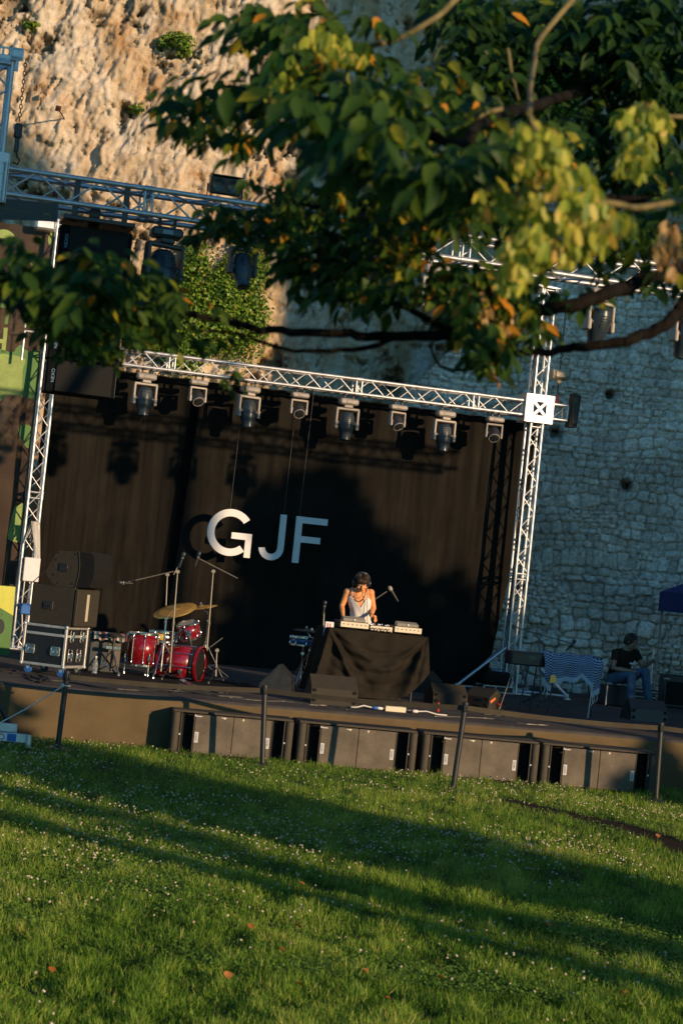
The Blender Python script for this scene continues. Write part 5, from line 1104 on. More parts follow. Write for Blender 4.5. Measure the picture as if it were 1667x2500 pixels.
# small lit interface with stand at the left table end
q = at(803, 1526, TB + .2); ib = thing('power_strip', 'small pink-white lit plug box at the left end of the table', 'plug box', S(q[0], q[1], q[2] - .045), PHI); MB().box((0, 0, .045), (.12, .07, .09), .008).build('box_body', M['white'], ib); mb = MB(); mb.box((.01, -.038, .04), (.012, .006, .06)); mb.box((-.025, -.038, .04), (.012, .006, .06)); mb.build('slot', M['stripe_red'], ib); mb = MB(); mb.tube((-.05, .02, 0), (-.05, .02, HS - (q[2] - .045)), .012, 8); mb.box((-.04, 0, -.12), (.05, .05, .09), .01); mb.build('stand', M['logo'], ib, 40)
# microphone behind the table
micstand('microphone on a short boom at the right of the woman', 3.6, (893, 1640), (906, 1472), (905, 1470, 944, 1444), (957, 1445, 948, 1430), mics=1.15)
# blue snare set behind the left of the table
q = at(741, 1575, 4.4); s2 = drum('snare_drum', 'blue snare drum with a dark cymbal left of the black table', S(*q), .185, .11, pbr('blue_lacquer', (.01, .08, .2), .3, .1, .3, 20, .02, coat=1)); mb = MB(); dz = HS - q[2]; mb.tube((0, 0, dz + .1), (0, 0, -.02), .013, 8); leg3(mb, (0, 0, dz), .3, .24); mb.box((.0, -.02, -.12), (.05, .05, .06), .01); mb.build('stand', M['steel'], s2, 40)
cymbal('dark cymbal in shade above the blue snare', 748, 1537, 4.6, .19, (.05, 0), (at(755, 1600, 4.6)[0], 4.6), 'headbody')
micstand('thin vertical stand rising behind the left end of the table', 4.3, (785, 1640), (792, 1478), None, (792, 1480, 794, 1468))
# ------------------------------------------------------------------ floor monitors
def wedge(lab, u, v, rz, w=.56, h=.34, d=.42, tape=False, bcol='stackpaint'):
    a, b, z = fl(u, v); t = thing('floor_monitor', lab, 'floor monitor', S(a, b, HS), rz, 'floor monitors on the stage')
    pr = [(0, 0), (d, .0), (d * .98, .10), (d * .46, h), (d * .05, h * .55)]                # x here is depth from the audience side
    Mx = RZ(PI / 2) @ T(0, -w / 2, 0); mb = MB(Mx); mb.prism(pr, w); mb.build('cabinet', M[bcol], t)
    mb = MB(); ang = math.atan2(h - .10, d * .52); mb.M = T(0, d * .72, (h + .10) / 2 + .004) @ RX(-ang); mb.box((0, 0, .004), (w - .05, math.hypot(h - .1, d * .52) - .03, .012), .003); mb.build('grille', M['grille'], t)
    for sx in (-1, 1):
        for z_, y_ in ((.05, -.006), (h * .48, .008)): MB(T(sx * (w / 2 - .04), y_, z_) @ RX(PI / 2)).lathe([(.022, 0), (.022, .008), (.012, .010), (.01, .004)], 14).build('foot', M['port'], t, 40)
    if tape: MB().box((w / 2 + .003, .10, .12), (.003, .12, .035), .0, Matrix.Rotation(.5, 3, 'X')).build('tape', M['orange'], t); MB(T(w / 2, .2, .07) @ RY(PI / 2)).lathe([(.02, 0), (.02, .03), (.012, .05)], 12).build('plug', M['stripe_red'], t)
    return t
wedge('floor monitor seen from behind at the front of the black table', 815, 1722, PHI, .60, .36, .42)
wedge('dark floor monitor in shade left of the black table', 716, 1692, PHI + 1.25, .52, .36, .44, bcol='plastic')
wedge('brown floor monitor lit on its side right of the black table', 1068, 1694, PHI + .95, .50, .32, .42)
wedge('floor monitor seen from behind above the slanted belt post', 1098, 1722, PHI + .05, .5, .28, .4)
wedge('brown floor monitor with orange tape on its lit side', 1160, 1726, PHI - .95, .42, .27, .40, True)
wedge('black floor monitor in shade at the right below the seated man', 1583, 1762, PHI, .56, .30, .4, bcol='plastic')
# junction box and connectors at the stage edge
q = fl(963, 1738); jb = thing('junction_box', 'long pale junction box with plugs at the stage edge', 'junction box', S(q[0], q[1], HS), PHI + .02)
MB().box((0, 0, .035), (.27, .08, .07), .006).build('box_body', M['panelcream'], jb)
for x in (-.16, .16): mb = MB(T(x, 0, .035) @ RY(PI / 2)); mb.lathe([(.018, -.05), (.024, -.04), (.024, .04), (.016, .06)], 12); mb.build('plug', M['black'], jb, 40)
for x, m_ in ((-.26, 'sticker_blue'), (-.20, 'white'), (.26, 'white'), (.05, 'white')): mb = MB(T(x, -.01, .03 if abs(x) > .1 else .085) @ RY(PI / 2)); mb.lathe([(.012, -.03), (.02, -.02), (.02, .03), (.012, .04)], 10); mb.build('plug', M[m_], jb, 40)
mb = MB(); mb.path([(-.30, 0, .03), (-.4, .02, .045), (-.50, -.02, .02), (-.56, .02, .012)], .010, 6); mb.build('cable', M['rope'], jb, 60); mb = MB(); mb.path([(.3, 0, .03), (.42, .01, .04), (.55, -.02, .015), (.7, .05, .01)], .009, 6); mb.build('cable', M['rope'], jb, 60)
q = fl(1068, 1738); rp = thing('plug', 'small red plug standing at the stage edge', 'plug', S(q[0], q[1], HS), 0); MB().lathe([(.014, 0), (.018, .02), (.018, .10), (.010, .12)], 12).build('plug_body', M['stripe_red'], rp, 40)
# cables
def cable(lab, pts, r=.008, mat='cable', z=HS, wob=.03, seed=1):
    rr = random.Random(seed); P = [Vector(S(*fl(u, v)[:2], z + r)) for u, v in pts]; out = []
    for i in range(len(P) - 1):
        a, b, c, d = P[max(i - 1, 0)], P[i], P[i + 1], P[min(i + 2, len(P) - 1)]
        for k in range(10):
            t = k / 10; out.append(.5 * ((2 * b) + (c - a) * t + (2 * a - 5 * b + 4 * c - d) * t * t + (3 * b - a - 3 * c + d) * t ** 3) + Vector((rr.uniform(-wob, wob) * .3, rr.uniform(-wob, wob), 0)))
    tag(MB().path(out, r, 6).build('cable', M[mat], None, 60), lab, 'cable', 'cables on the stage floor')
cable('thick black cable running from the road case along the front of the stage', [(60, 1648), (110, 1662), (170, 1668), (250, 1681), (330, 1688), (430, 1690), (520, 1700), (600, 1706)], .013, wob=.02)
cable('black cable behind the left belt curling under the drums', [(350, 1680), (400, 1672), (440, 1686), (480, 1674), (520, 1690), (570, 1695)], .008, seed=3)
cable('second black cable tangled before the bass drum', [(380, 1685), (420, 1690), (455, 1676), (500, 1688), (540, 1680)], .007, wob=.08, seed=4)
cable('thin brown cable lying along the stage edge left of centre', [(560, 1704), (640, 1712), (700, 1714), (760, 1722), (800, 1724), (850, 1734)], .006, 'stand', wob=.02, seed=5)
cable('pale cable at the stage edge before the brown monitors', [(1060, 1750), (1130, 1752), (1200, 1756), (1280, 1768), (1340, 1772)], .006, 'stand', wob=.02, seed=6)
cable('black cable along the stage edge before the keyboard', [(1180, 1745), (1260, 1752), (1350, 1758), (1450, 1768), (1560, 1775), (1660, 1790)], .009, wob=.03, seed=7)
cable('coiled black cable below the road case', [(60, 1655), (90, 1648), (112, 1658), (86, 1664), (70, 1655), (100, 1650), (120, 1662), (95, 1668), (110, 1655)], .010, wob=.03, seed=8)
cable('black cable curling at the far left stage edge', [(5, 1640), (25, 1636), (45, 1642), (30, 1646), (60, 1644)], .010, wob=.03, seed=9)
# ------------------------------------------------------------------ right side: keyboard, scarf, cases
KY = 3.0
k0 = at(1248, 1600, KY); k1 = at(1465, 1620, KY); kt = at(1353, 1598, KY)[2]; kb_ = at(1353, 1632, KY)[2]; kw = k1[0] - k0[0]
kb = thing('keyboard', 'black keyboard in its housing on a stand, half under the chequered scarf', 'keyboard', S(k0[0], KY, HS), PHI)
mb = MB(); mb.box((kw / 2, .15, (kt + kb_) / 2 - HS), (kw, .30, kt - kb_), .02); hb = mb.build('housing', M['plastic'], kb)
mb = MB(); mb.box((.62 * .5, -.003, (kt + kb_) / 2 - HS + .03), (.09, .006, .012), .001); mb.path([(.31 + .04 * math.cos(a), -.004, (kt + kb_) / 2 - HS + .02 + .02 * math.sin(a)) for a in [PI + PI * k / 8 for k in range(9)]], .003, 5); mb.build('crest', M['stand'], hb)
for x0, x1 in ((.10, -.12), (.30, .22), (.42, .38), (kw - .15, kw - .02)):
    MB().tube((x0, .1, kb_ - HS), (x1, -.05 if x0 < .2 else .1, 0), .011, 8).build('leg', M['stand'] if x0 < .2 else M['black'], kb, 50)
def keff():
    m, t, p, o = newmat('chequered_scarf'); uv = nd(t, 'ShaderNodeUVMap'); sp_ = nd(t, 'ShaderNodeSeparateXYZ'); t.links.new(uv.outputs[0], sp_.inputs[0])
    def mth(op, a, b=None, c=None):
        n = nd(t, 'ShaderNodeMath', operation=op)
        for i, x in enumerate((a, b, c)):
            if x is None: continue
            if isinstance(x, (int, float)): n.inputs[i].default_value = x
            else: t.links.new(x, n.inputs[i])
        return n.outputs[0]
    x, y = sp_.outputs[0], sp_.outputs[1]
    fx = mth('FRACT', mth('MULTIPLY', x, 15)); fy = mth('FRACT', mth('MULTIPLY', y, 12)); gridl = mth('MULTIPLY', mth('GREATER_THAN', fx, .2), mth('GREATER_THAN', fy, .2))
    zz = mth('PINGPONG', mth('MULTIPLY', x, 24), .5); zig = mth('GREATER_THAN', mth('FRACT', mth('ADD', mth('MULTIPLY', y, 20), zz)), .38)
    sel = mth('GREATER_THAN', y, .34); pat = mth('ADD', mth('MULTIPLY', sel, zig), mth('MULTIPLY', mth('SUBTRACT', 1, sel), gridl)); hem = mth('LESS_THAN', y, .88); fin = mth('MULTIPLY', pat, hem)
    mx = nd(t, 'ShaderNodeMix', data_type='RGBA'); t.links.new(fin, mx.inputs[0]); mx.inputs[6].default_value = (.42, .50, .62, 1); mx.inputs[7].default_value = (.008, .03, .10, 1)
    t.links.new(mx.outputs[2], p.inputs['Base Color']); p.inputs['Roughness'].default_value = .95; return m
M['keff'] = keff()
kf = thing('scarf', 'blue and white chequered scarf draped over the right half of the keyboard', 'scarf', S(k0[0], KY, HS), PHI)
x0s, x1s = at(1330, 1600, KY)[0] - k0[0], at(1470, 1610, KY)[0] - k0[0]; nu, nv = 90, 70; Vv = []; UV = []
for j in range(nv + 1):
    for i in range(nu + 1):
        u = i / nu; v = j / nv; tp = kt - HS + .022
        ln = .30 + .26 * abs(math.sin(u * PI * 1.5 + .1)) ** 1.3 * (.65 + .35 * math.cos(u * 9)) + (.12 if u < .15 or u > .8 else 0)
        s = v * (ln + .22); gather = .10 * math.sin(u * PI * 3) * v
        pinch = (u - .5) * (1 - .10 * v) + .5
        x = x0s - .02 + (x1s - x0s + .04) * pinch - .06 * v * (1 if u < .3 else 0) * (1 - u / .3 if u < .3 else 0)
        if s < .22: y = .24 - s; z = tp + .012 * math.sin(u * 18)
        else:
            dpt = s - .22; y = .02 - .10 * min(1, dpt * 8) - .035 * math.sin(u * 23 + v * 2) * min(1, dpt * 3) - .03 * math.sin(u * 9 + 1) * min(1, dpt * 3); z = tp - dpt + .02 * math.sin(u * 18) * (1 - min(1, dpt * 4))
        Vv.append((x, y, z)); UV.append((u, v))
F = [(j * (nu + 1) + i, j * (nu + 1) + i + 1, (j + 1) * (nu + 1) + i + 1, (j + 1) * (nu + 1) + i) for j in range(nv) for i in range(nu)]
o = npmesh('scarf_cloth', Vv, F, M['keff'], kf, smooth=True); uvl = o.data.uv_layers.new(name='UVMap')
li = np.zeros(len(o.data.loops), dtype=np.int32); o.data.loops.foreach_get('vertex_index', li); uvl.data.foreach_set('uv', np.array(UV, dtype=np.float32)[li].ravel())
mb = MB()
for u in (.03, .08, .45, .5, .86, .92, .97):
    k_ = nv * (nu + 1) + int(u * nu); p_ = Vector(Vv[k_]); mb.path([p_, p_ + Vector((.01, 0, -.06)), p_ + Vector((-.005, 0, -.12))], [.006, .008, .003], 6)
mb.build('tassel', M['keffw'] if 'keffw' in M else M['rope'], kf, 60)
micstand('black microphone stand behind the keyboard with its boom pointing right', 4.6, (1322, 1690), (1316, 1555), (1262, 1533, 1398, 1572), (1396, 1572, 1418, 1546))
q = at(1350, 1657, KY - .25); hk = thing('cowbell', 'small golden cowbell clamped in front of the scarf', 'cowbell', S(q[0], q[1], q[2] - .06), PHI); MB().prism([(-.05, 0), (.05, .01), (.03, .11), (-.04, .10)], .03).build('bell', M['gold'], hk); mb = MB(); mb.tube((-.0, .02, 0), (-.03, .02, HS - q[2] + .06), .011, 8); mb.build('stand', M['black'], hk, 50)
q0 = at(1431, 1664, KY - .2); q1 = at(1434, 1751, KY - .2); o = MB().tube((0, 0, 0), (.02, 0, q0[2] - HS), .010, 8).build('stand_pole', M['rail'], None, 50); o.location = S(q1[0], q1[1], HS); tag(o, 'thin pale metal pole standing before the scarf', 'pole')
# cases near the right tower
q = fl(1215, 1692); t = thing('rack_case', 'silver edged flat rack case on the floor before the right tower', 'case', S(q[0], q[1], HS), PHI + .1); MB().box((0, .15, .055), (.52, .3, .10), .01).build('case_body', M['plastic'], t)
mb = MB(); [mb.box((0, y, z), (.54, .02, .02), .003) for y in (.0, .3) for z in (.01, .105)]; [mb.box((x, 0, .057), (.022, .02, .1), .003) for x in (-.26, -.05, .26)]; mb.build('edge_rail', M['rail'], t)
q = fl(1213, 1692); t = thing('equipment_bag', 'black soft equipment bag on top of the flat rack case', 'bag', S(q[0] + .02, q[1] + .08, HS + .116), PHI); MB().box((0, .08, .11), (.46, .24, .22), .05).build('bag_body', M['cloth'], t); MB().path([(-.1, .02, .2), (-.08, .0, .26), (.08, 0, .26), (.1, .02, .2)], .010, 6).build('handle', M['sticker_blue'], t, 60)
q = fl(1275, 1690); t = thing('cable_tray', 'low tray of tangled pale cables lit by the sun beside the right tower', 'cable tray', S(q[0], q[1] + .5, HS), PHI); MB().box((.3, .1, .05), (1.3, .3, .10), .01).build('tray_body', M['headbody'], t); mb = MB(); r = random.Random(4)
for k in range(9): mb.path([(-.2 + .12 * k + r.uniform(-.1, .1), r.uniform(-.05, .1), .12 + r.uniform(0, .10)) for _ in range(5)], .008, 5)
mb.build('cable', M['rope'], t, 60)
q = fl(1128, 1672); t = thing('flight_case', 'dull grey low case lying behind the brown floor monitors', 'case', S(q[0], q[1] + .3, HS), PHI - .2); MB().box((0, .1, .09), (.56, .3, .17), .02).build('case_body', M['headbody'], t); MB().box((.1, -.055, .1), (.12, .012, .03), .004).build('handle', M['black'], t)
# gear at the far right
q = fl(1572, 1725); t = thing('mixing_rack', 'stack of low silver edged gear before the seated man', 'rack', S(q[0], q[1] + .3, HS), PHI)
for k in range(3): MB().box((.02 * k, .1, .05 + .09 * k), (.56, .3, .075), .008).build('unit', M['plastic'], t); MB().box((.02 * k, -.055, .05 + .09 * k), (.56, .012, .014), .003).build('front_rail', M['alu_shade'], t)
q = fl(1645, 1730); t = thing('guitar_amp', 'black amplifier cabinet at the right edge of the stage', 'amplifier', S(q[0], q[1] + .2, HS), PHI - .1); MB().box((.1, .15, .27), (.46, .32, .54), .02).build('cabinet', M['plastic'], t); MB().box((.1, -.02, .24), (.38, .01, .38), .01).build('grille', M['port'], t); MB().box((-.1, -.022, .47), (.10, .006, .012)).build('control_strip', M['alu_shade'], t)
q = fl(1648, 1745); o = MB().tube((0, 0, 0), (.0, 0, .95), .018, 10).build('stand_pole', M['alu'], None, 50); o.location = S(q[0] + .05, q[1] + 1.2, HS); tag(o, 'upright silver pole behind the amplifier at the right edge', 'pole')
# blue canopy tent
q = at(1650, 1470, 7.0); tt = thing('canopy_tent', 'blue canopy tent with grey pole at the right edge of the picture', 'tent', S(q[0] - .08, 5.6, 0), PHI)
zc_ = q[2]; MB().prism([(0, zc_ - .17), (3, zc_ - .17), (3, zc_ + .15), (0, zc_ + .15)], .01, T(0, 0, 0)).build('valance', M['canopy'], tt); MB().prism([(0, zc_ - .17), (1.9, zc_ - .17), (1.9, zc_ + .15), (0, zc_ + .15)], .01, RZ(PI / 2) @ T(0, 0, 0)).build('valance', M['canopy'], tt)
mb = MB(); vs = [mb._v(p) for p in ((0, 0, zc_ + .15), (3, 0, zc_ + .15), (3, 1.9, zc_ + .15), (0, 1.9, zc_ + .15), (1.5, .95, zc_ + .95))]
for a, b in ((0, 1), (1, 2), (2, 3), (3, 0)): mb.bm.faces.new([vs[a], vs[b], vs[4]])
mb.build('roof', M['canopy'], tt, solid=.004)
for x, y in ((.04, .04), (2.96, .04), (.04, 1.86), (2.96, 1.86)): MB().box((x, y, (zc_ + HS) / 2), (.03, .03, zc_ - HS + .2), .004).build('leg', M['yoke'], tt)
# ------------------------------------------------------------------ people
def ell(mb, c, r, n=18, R=None):
    m = T(*c) @ (R.to_4x4() if R else Matrix()) @ Matrix.Diagonal((r[0], r[1], r[2], 1)); mb.lathe([(math.sin(PI * k / 12) if 0 < k < 12 else .001, -math.cos(PI * k / 12)) for k in range(13)], n, m)
def person_body(mb, mat, parent, name='body', voxel=.0065):
    bmesh.ops.recalc_face_normals(mb.bm, faces=mb.bm.faces[:]); me = bpy.data.meshes.new(name); mb.bm.to_mesh(me); mb.bm.free(); o = bpy.data.objects.new('tmp', me); COL.objects.link(o)
    md = o.modifiers.new('r', 'REMESH'); md.mode = 'VOXEL'; md.voxel_size = voxel; md.use_smooth_shade = True; sm = o.modifiers.new('s', 'SMOOTH'); sm.factor = .5; sm.iterations = 3
    dg = bpy.context.evaluated_depsgraph_get(); m2 = bpy.data.meshes.new_from_object(o.evaluated_get(dg)); bpy.data.objects.remove(o); m2.materials.clear(); m2.materials.append(mat)
    o = bpy.data.objects.new(name, m2); COL.objects.link(o); o.parent = parent; return o
def headpart(mb, H):
    """H: matrix of the head; face looks along local -y"""
    keep = mb.M; mb.M = H
    ell(mb, (0, .012, .03), (.073, .092, .092)); ell(mb, (0, -.028, -.035), (.056, .058, .07)); ell(mb, (0, -.055, -.078), (.026, .028, .022))
    mb.path([(0, -.083, .025), (0, -.098, -.005), (0, -.112, -.028), (0, -.098, -.036)], [.009, .011, .014, .012], 8)
    for s in (-1, 1):
        ell(mb, (s * .074, .012, -.005), (.010, .018, .030)); ell(mb, (s * .030, -.078, .030), (.024, .012, .008)); ell(mb, (s * .038, -.06, -.025), (.024, .022, .020))
    ell(mb, (0, -.083, -.052), (.022, .010, .006)); ell(mb, (0, -.080, -.061), (.018, .010, .006))
    mb.M = keep
def facebits(H, parent, glasses=False):
    for s in (-1, 1):
        mb = MB(H); ell(mb, (s * .030, -.079, .016), (.014, .010, .006), 10); e = mb.build('eye', M['white'], parent, 60); mb = MB(H); ell(mb, (s * .030, -.087, .015), (.006, .004, .006), 8); mb.build('iris', M['ink'], e, 60)
        mb = MB(H); mb.path([(s * .012, -.092, .034), (s * .032, -.091, .040), (s * .052, -.076, .034)], .004, 6); mb.build('eyebrow', M['hair'], parent, 60)
    mb = MB(H); ell(mb, (0, -.091, -.056), (.020, .006, .007), 12); mb.build('lips', M['lips'], parent, 60)
M['lips'] = pbr('lips', (.30, .07, .05), .4, 0, .1, 10, 0)
def hand(mb, wrist, d, palmn, curl=.5, s=1., thumb=1):
    """d: direction of the hand, palmn: palm normal"""
    d = Vector(d).normalized(); n = Vector(palmn); n = (n - d * n.dot(d)).normalized(); x = d.cross(n); w = Vector(wrist)
    mb.path([w, w + d * .03 * s, w + d * .085 * s], [.024 * s, .030 * s, .034 * s], 10); ell(mb, w + d * .055 * s, (.036 * s, .036 * s, .02 * s))
    for k, (o, l) in enumerate(((-.030, .070), (-.010, .080), (.011, .076), (.030, .060))):
        p = w + d * .088 * s + x * o * s; pts = [p]; dd = d.copy(); a = 0
        for q_ in (.45, .32, .25): a += curl * (1.0 + .25 * k * .3); dd = (d * math.cos(a) + n * math.sin(a)); p = p + dd * l * q_ * s; pts.append(p)
        mb.path(pts, [.0098 * s, .009 * s, .008 * s, .0065 * s], 8)
    p = w + d * .03 * s - x * .03 * s * thumb; mb.path([p, p + (d * .6 - x * .7 * thumb + n * .3) * .035 * s, p + (d * 1.2 - x * .8 * thumb + n * .7) * .05 * s], [.012 * s, .011 * s, .008 * s], 8)
# the woman at the decks
DJB = 3.42; q = at(872, 1500, DJB); dj = thing('person', 'woman in a white singlet and headphones bending over the DJ players', 'person', S(q[0], DJB, HS), .06)
mb = MB(); V3 = Vector
pel = V3((.05, .05, .93)); sh = 1.425
def loft(mb, rings, n=22):
    R_ = []
    for c, rx, ry, tl in rings: R_.append([mb._v(V3(c) + Matrix.Rotation(tl, 3, 'X') @ V3((rx * math.cos(2 * PI * k / n), ry * math.sin(2 * PI * k / n), 0))) for k in range(n)])
    for A, B in zip(R_, R_[1:]):
        for k in range(n): mb.bm.faces.new([A[k], A[(k + 1) % n], B[(k + 1) % n], B[k]])
    mb.bm.faces.new(R_[0][::-1]); mb.bm.faces.new(R_[-1])
torso = [((.05, .06, .84), .155, .115, 0), ((.05, .055, .95), .165, .118, 0), ((.045, .04, 1.05), .130, .098, .1), ((.035, .01, 1.16), .128, .098, .2), ((.015, -.015, 1.27), .152, .112, .25), ((-.01, -.03, 1.36), .160, .098, .3), ((-.02, -.045, 1.425), .135, .075, .35), ((-.015, -.06, 1.46), .06, .055, .4)]
loft(mb, torso)
mb.path([(-.015, -.05, 1.43), (-.005, -.085, 1.49), (.0, -.10, 1.53)], [.055, .048, .05], 14)
HD = T(.004, -.155, 1.545) @ RZ(.10) @ RY(-.05) @ RX(.55) @ Matrix.Scale(1.08, 4); headpart(mb, HD)
sR, sL = V3((-.165, -.03, 1.405)), V3((.150, -.03, 1.425))
eR, wR = V3((-.225, -.02, 1.20)), V3((-.205, -.22, 1.055)); eL, wL = V3((.215, .0, 1.215)), V3((.175, -.20, 1.115))
for s_, e_, w_ in ((sR, eR, wR), (sL, eL, wL)): mb.path([s_ + (V3((0, 0, 0)) - s_) * .25 * V3((1, 0, 0)).x * 0, s_, s_.lerp(e_, .5), e_, e_.lerp(w_, .4), w_], [.05, .052, .043, .036, .034, .023], 14); ell(mb, s_, (.055, .055, .052)); ell(mb, e_, (.037, .038, .037))
mb.path([V3((-.08, -.02, 1.40)), sR], [.06, .05], 12); mb.path([V3((.06, -.02, 1.41)), sL], [.06, .05], 12)
hand(mb, wR, (.05, -.8, -.35), (0, -.25, -1), .35, 1, -1); hand(mb, wL, (.55, -.65, -.25), (-.2, -.4, -1), .55, 1, 1)
for sx in (-1, 1): hp = V3((.05 + sx * .085, .06, .88)); kn = V3((.05 + sx * .10, .03, .47)); an = V3((.05 + sx * .11, .08, .08)); mb.path([hp, hp.lerp(kn, .5), kn, kn.lerp(an, .35), an], [.095, .078, .055, .052, .036], 14); mb.path([an, an + V3((0, -.06, -.035)), an + V3((0, -.17, -.05))], [.036, .036, .026], 10)
person_body(mb, M['skin'], dj)
facebits(HD, dj)
# hair: cap with bangs
def haircap(H, parent, fringe=True, mat='hair', r=(.080, .099, .098), c=(0, .018, .038), cut=.0):
    def f(i, j):
        a = 2 * PI * i; t = PI * .5 * (1 - j) ; front = max(0, math.cos(a + PI / 2 + 0)) if False else max(0, -math.sin(a))
        low = -.062 + (.118 if fringe else .15) * front ** 1.2 + (0 if fringe else .0)
        z = c[2] + r[2] * math.sin(PI / 2 * (1 - j)) if j < .5 else None
        th = PI / 2 - j * (PI / 2 + math.asin(min(.95, max(-.95, (c[2] - low) / r[2]))) ) if True else 0
        st = .0045 * math.sin(a * 31) + .004 * math.sin(a * 13 + j * 9)
        rx = (r[0] + st) * math.cos(th) if th > 0 else (r[0] + st) * (math.cos(th) * .35 + .65); ry = (r[1] + st) * math.cos(th) if th > 0 else (r[1] + st) * (math.cos(th) * .35 + .65)
        return (c[0] + rx * math.cos(a), c[1] + ry * math.sin(a), c[2] + (r[2] + st) * math.sin(th))
    MB(H).grid(f, 96, 16).build('hair', M[mat], parent, 60, solid=.01)
haircap(HD, dj)
mb = MB(HD)
for k in range(26): x = -.06 + .12 * k / 25; mb.path([(x * .8, -.085 + .2 * x * x * 10, .085), (x, -.101 + x * x * 6, .066), (x * 1.02, -.098 + x * x * 7, .048 - .006 * (k % 3))], [.005, .005, .002], 5)
mb.build('fringe', M['hair'], dj, 60)
mb = MB(HD); mb.path([(.098 * math.cos(a), .01, .035 + .112 * math.sin(a)) for a in [PI * k / 16 for k in range(17)]], .011, 8); hp_ = mb.build('headphones', M['headbody'], dj, 60)
for s in (-1, 1): MB(HD @ T(s * .098, .008, -.005) @ RY(s * PI / 2)).lathe([(.034, -.012), (.038, 0), (.034, .018), (.02, .024)], 20).build('ear_cup', M['plastic'], hp_, 40)
# singlet
def sing(i, j):
    a = 2 * PI * i; n_ = len(torso) - 2; front = max(0, -math.sin(a)); side = abs(math.cos(a)); back = max(0, math.sin(a))
    ztop = 1.395 - .16 * front ** 3 * (1 - min(1, side * 1.2)) * 1 - .075 * side ** 4 - .05 * back - .03 * front
    z = .86 + (ztop - .86) * j
    k = 0
    while k < n_ and torso[k + 1][0][2] < z: k += 1
    A, B = torso[k], torso[k + 1]; t = (z - A[0][2]) / (B[0][2] - A[0][2]); c = V3(A[0]).lerp(V3(B[0]), t); rx = A[1] + (B[1] - A[1]) * t; ry = A[2] + (B[2] - A[2]) * t; tl = A[3] + (B[3] - A[3]) * t
    wr = .006 * math.sin(a * 7 + z * 20) * (1.2 - j); lo = max(0, 1 - j * 2) * .02
    p = c + V3(((rx + .010 + wr + lo) * math.cos(a), (ry + .012 + wr + lo) * math.sin(a), 0)); return (p.x, p.y - .0 + math.sin(tl) * 0, p.z)
MB().grid(sing, 80, 40).build('singlet', M['top'], dj, 60, solid=.004)
mb = MB()
for x0, x1, sx in ((-.095, -.11, -1), (.085, .095, 1)):
    mb.path([(x0, -.135, 1.355), (x1, -.115, 1.42), (x1, -.055, 1.472), (x1, .02, 1.45), (x1, .06, 1.38)], .006, 6)
mb.build('strap', M['top'], dj, 60)
mb = MB(); mb.path([(.085 * math.cos(a) - .01, -.075 - .075 * abs(math.sin(a)) ** .8, 1.43 - .145 * abs(math.sin(a))) for a in [PI + PI * k / 20 for k in range(21)]], .0045, 6); mb.build('necklace', M['port'], dj, 60)
mb = MB(); mb.path([(.05 * math.cos(a) - .005, -.085 - .07 * abs(math.sin(a)) ** .8, 1.44 - .105 * abs(math.sin(a))) for a in [PI + PI * k / 20 for k in range(21)]], .0025, 6); mb.build('necklace', M['gold'], dj, 60)
mb = MB(); mb.path([(.085, -.165, 1.51), (.09, -.17, 1.42), (.105, -.16, 1.28), (.13, -.14, 1.10), (.14, -.2, .98)], .0045, 6); mb.build('headphone_cable', M['stand'], hp_, 60)
# trousers (hidden behind the table)
mb = MB(); loft(mb, [((.05, .06, .82), .175, .13, 0), ((.05, .058, .90), .178, .13, 0), ((.05, .05, .97), .165, .122, 0)])
for sx in (-1, 1): hp = V3((.05 + sx * .085, .06, .88)); kn = V3((.05 + sx * .10, .03, .47)); an = V3((.05 + sx * .11, .08, .10)); mb.path([hp, hp.lerp(kn, .5), kn, an], [.10, .088, .07, .06], 14)
person_body(mb, M['cloth'], dj, 'trousers', .012)
# tattoo-like marks are left off; wristband
mb = MB(); mb.path([wL.lerp(eL, .06) + V3((.026 * math.cos(a), 0, .026 * math.sin(a))) for a in [2 * PI * k / 14 for k in range(14)]], .005, 6, closed=True); mb.build('bracelet', M['port'], dj, 60)
# the seated man
MBD = 6.3; q = at(1515, 1640, MBD); mn = thing('person', 'man in a dark T-shirt and blue jeans sitting in shade by the stone wall', 'person', S(q[0], MBD, HS), .35)
mb = MB(); tor = [((-.02, .08, .42), .16, .13, 0), ((-.01, .06, .52), .165, .13, .1), ((.0, .02, .66), .155, .12, .2), ((.02, -.02, .80), .175, .12, .3), ((.03, -.05, .88), .15, .09, .4), ((.035, -.06, .92), .07, .06, .4)]; loft(mb, tor)
mb.path([(.035, -.06, .90), (.05, -.09, .97)], [.058, .055], 12); HM = T(.06, -.115, 1.03) @ RZ(.75) @ RX(.35); headpart(mb, HM)
arms = ((V3((-.15, -.04, .86)), V3((-.20, -.10, .60)), V3((.02, -.28, .58))), (V3((.20, -.05, .87)), V3((.30, -.16, .66)), V3((.32, -.36, .76))))
for s_, e_, w_ in arms: mb.path([s_, s_.lerp(e_, .5), e_, e_.lerp(w_, .4), w_], [.058, .05, .042, .040, .026], 12); hand(mb, w_, (w_ - e_), (0, -.4, -1), .5, 1, 1)
legs = ((V3((-.09, .05, .44)), V3((.0, -.36, .52)), V3((.0, -.40, .09))), (V3((.09, .04, .45)), V3((.26, -.30, .60)), V3((.36, -.34, .10))))
for h_, k_, a_ in legs: mb.path([h_, h_.lerp(k_, .5), k_, k_.lerp(a_, .4), a_], [.10, .085, .06, .055, .038], 12); mb.path([a_, a_ + V3((.02, -.08, -.04)), a_ + V3((.04, -.19, -.055))], [.04, .04, .03], 10)
person_body(mb, M['skin2'], mn); facebits(HM, mn); haircap(HM, mn, False, 'hair', (.080, .098, .098))
mb = MB(); loft(mb, [((c[0], c[1], c[2]), rx + .014, ry + .014, t_) for c, rx, ry, t_ in tor[:-1]] + [((.035, -.06, .915), .085, .07, .4)])
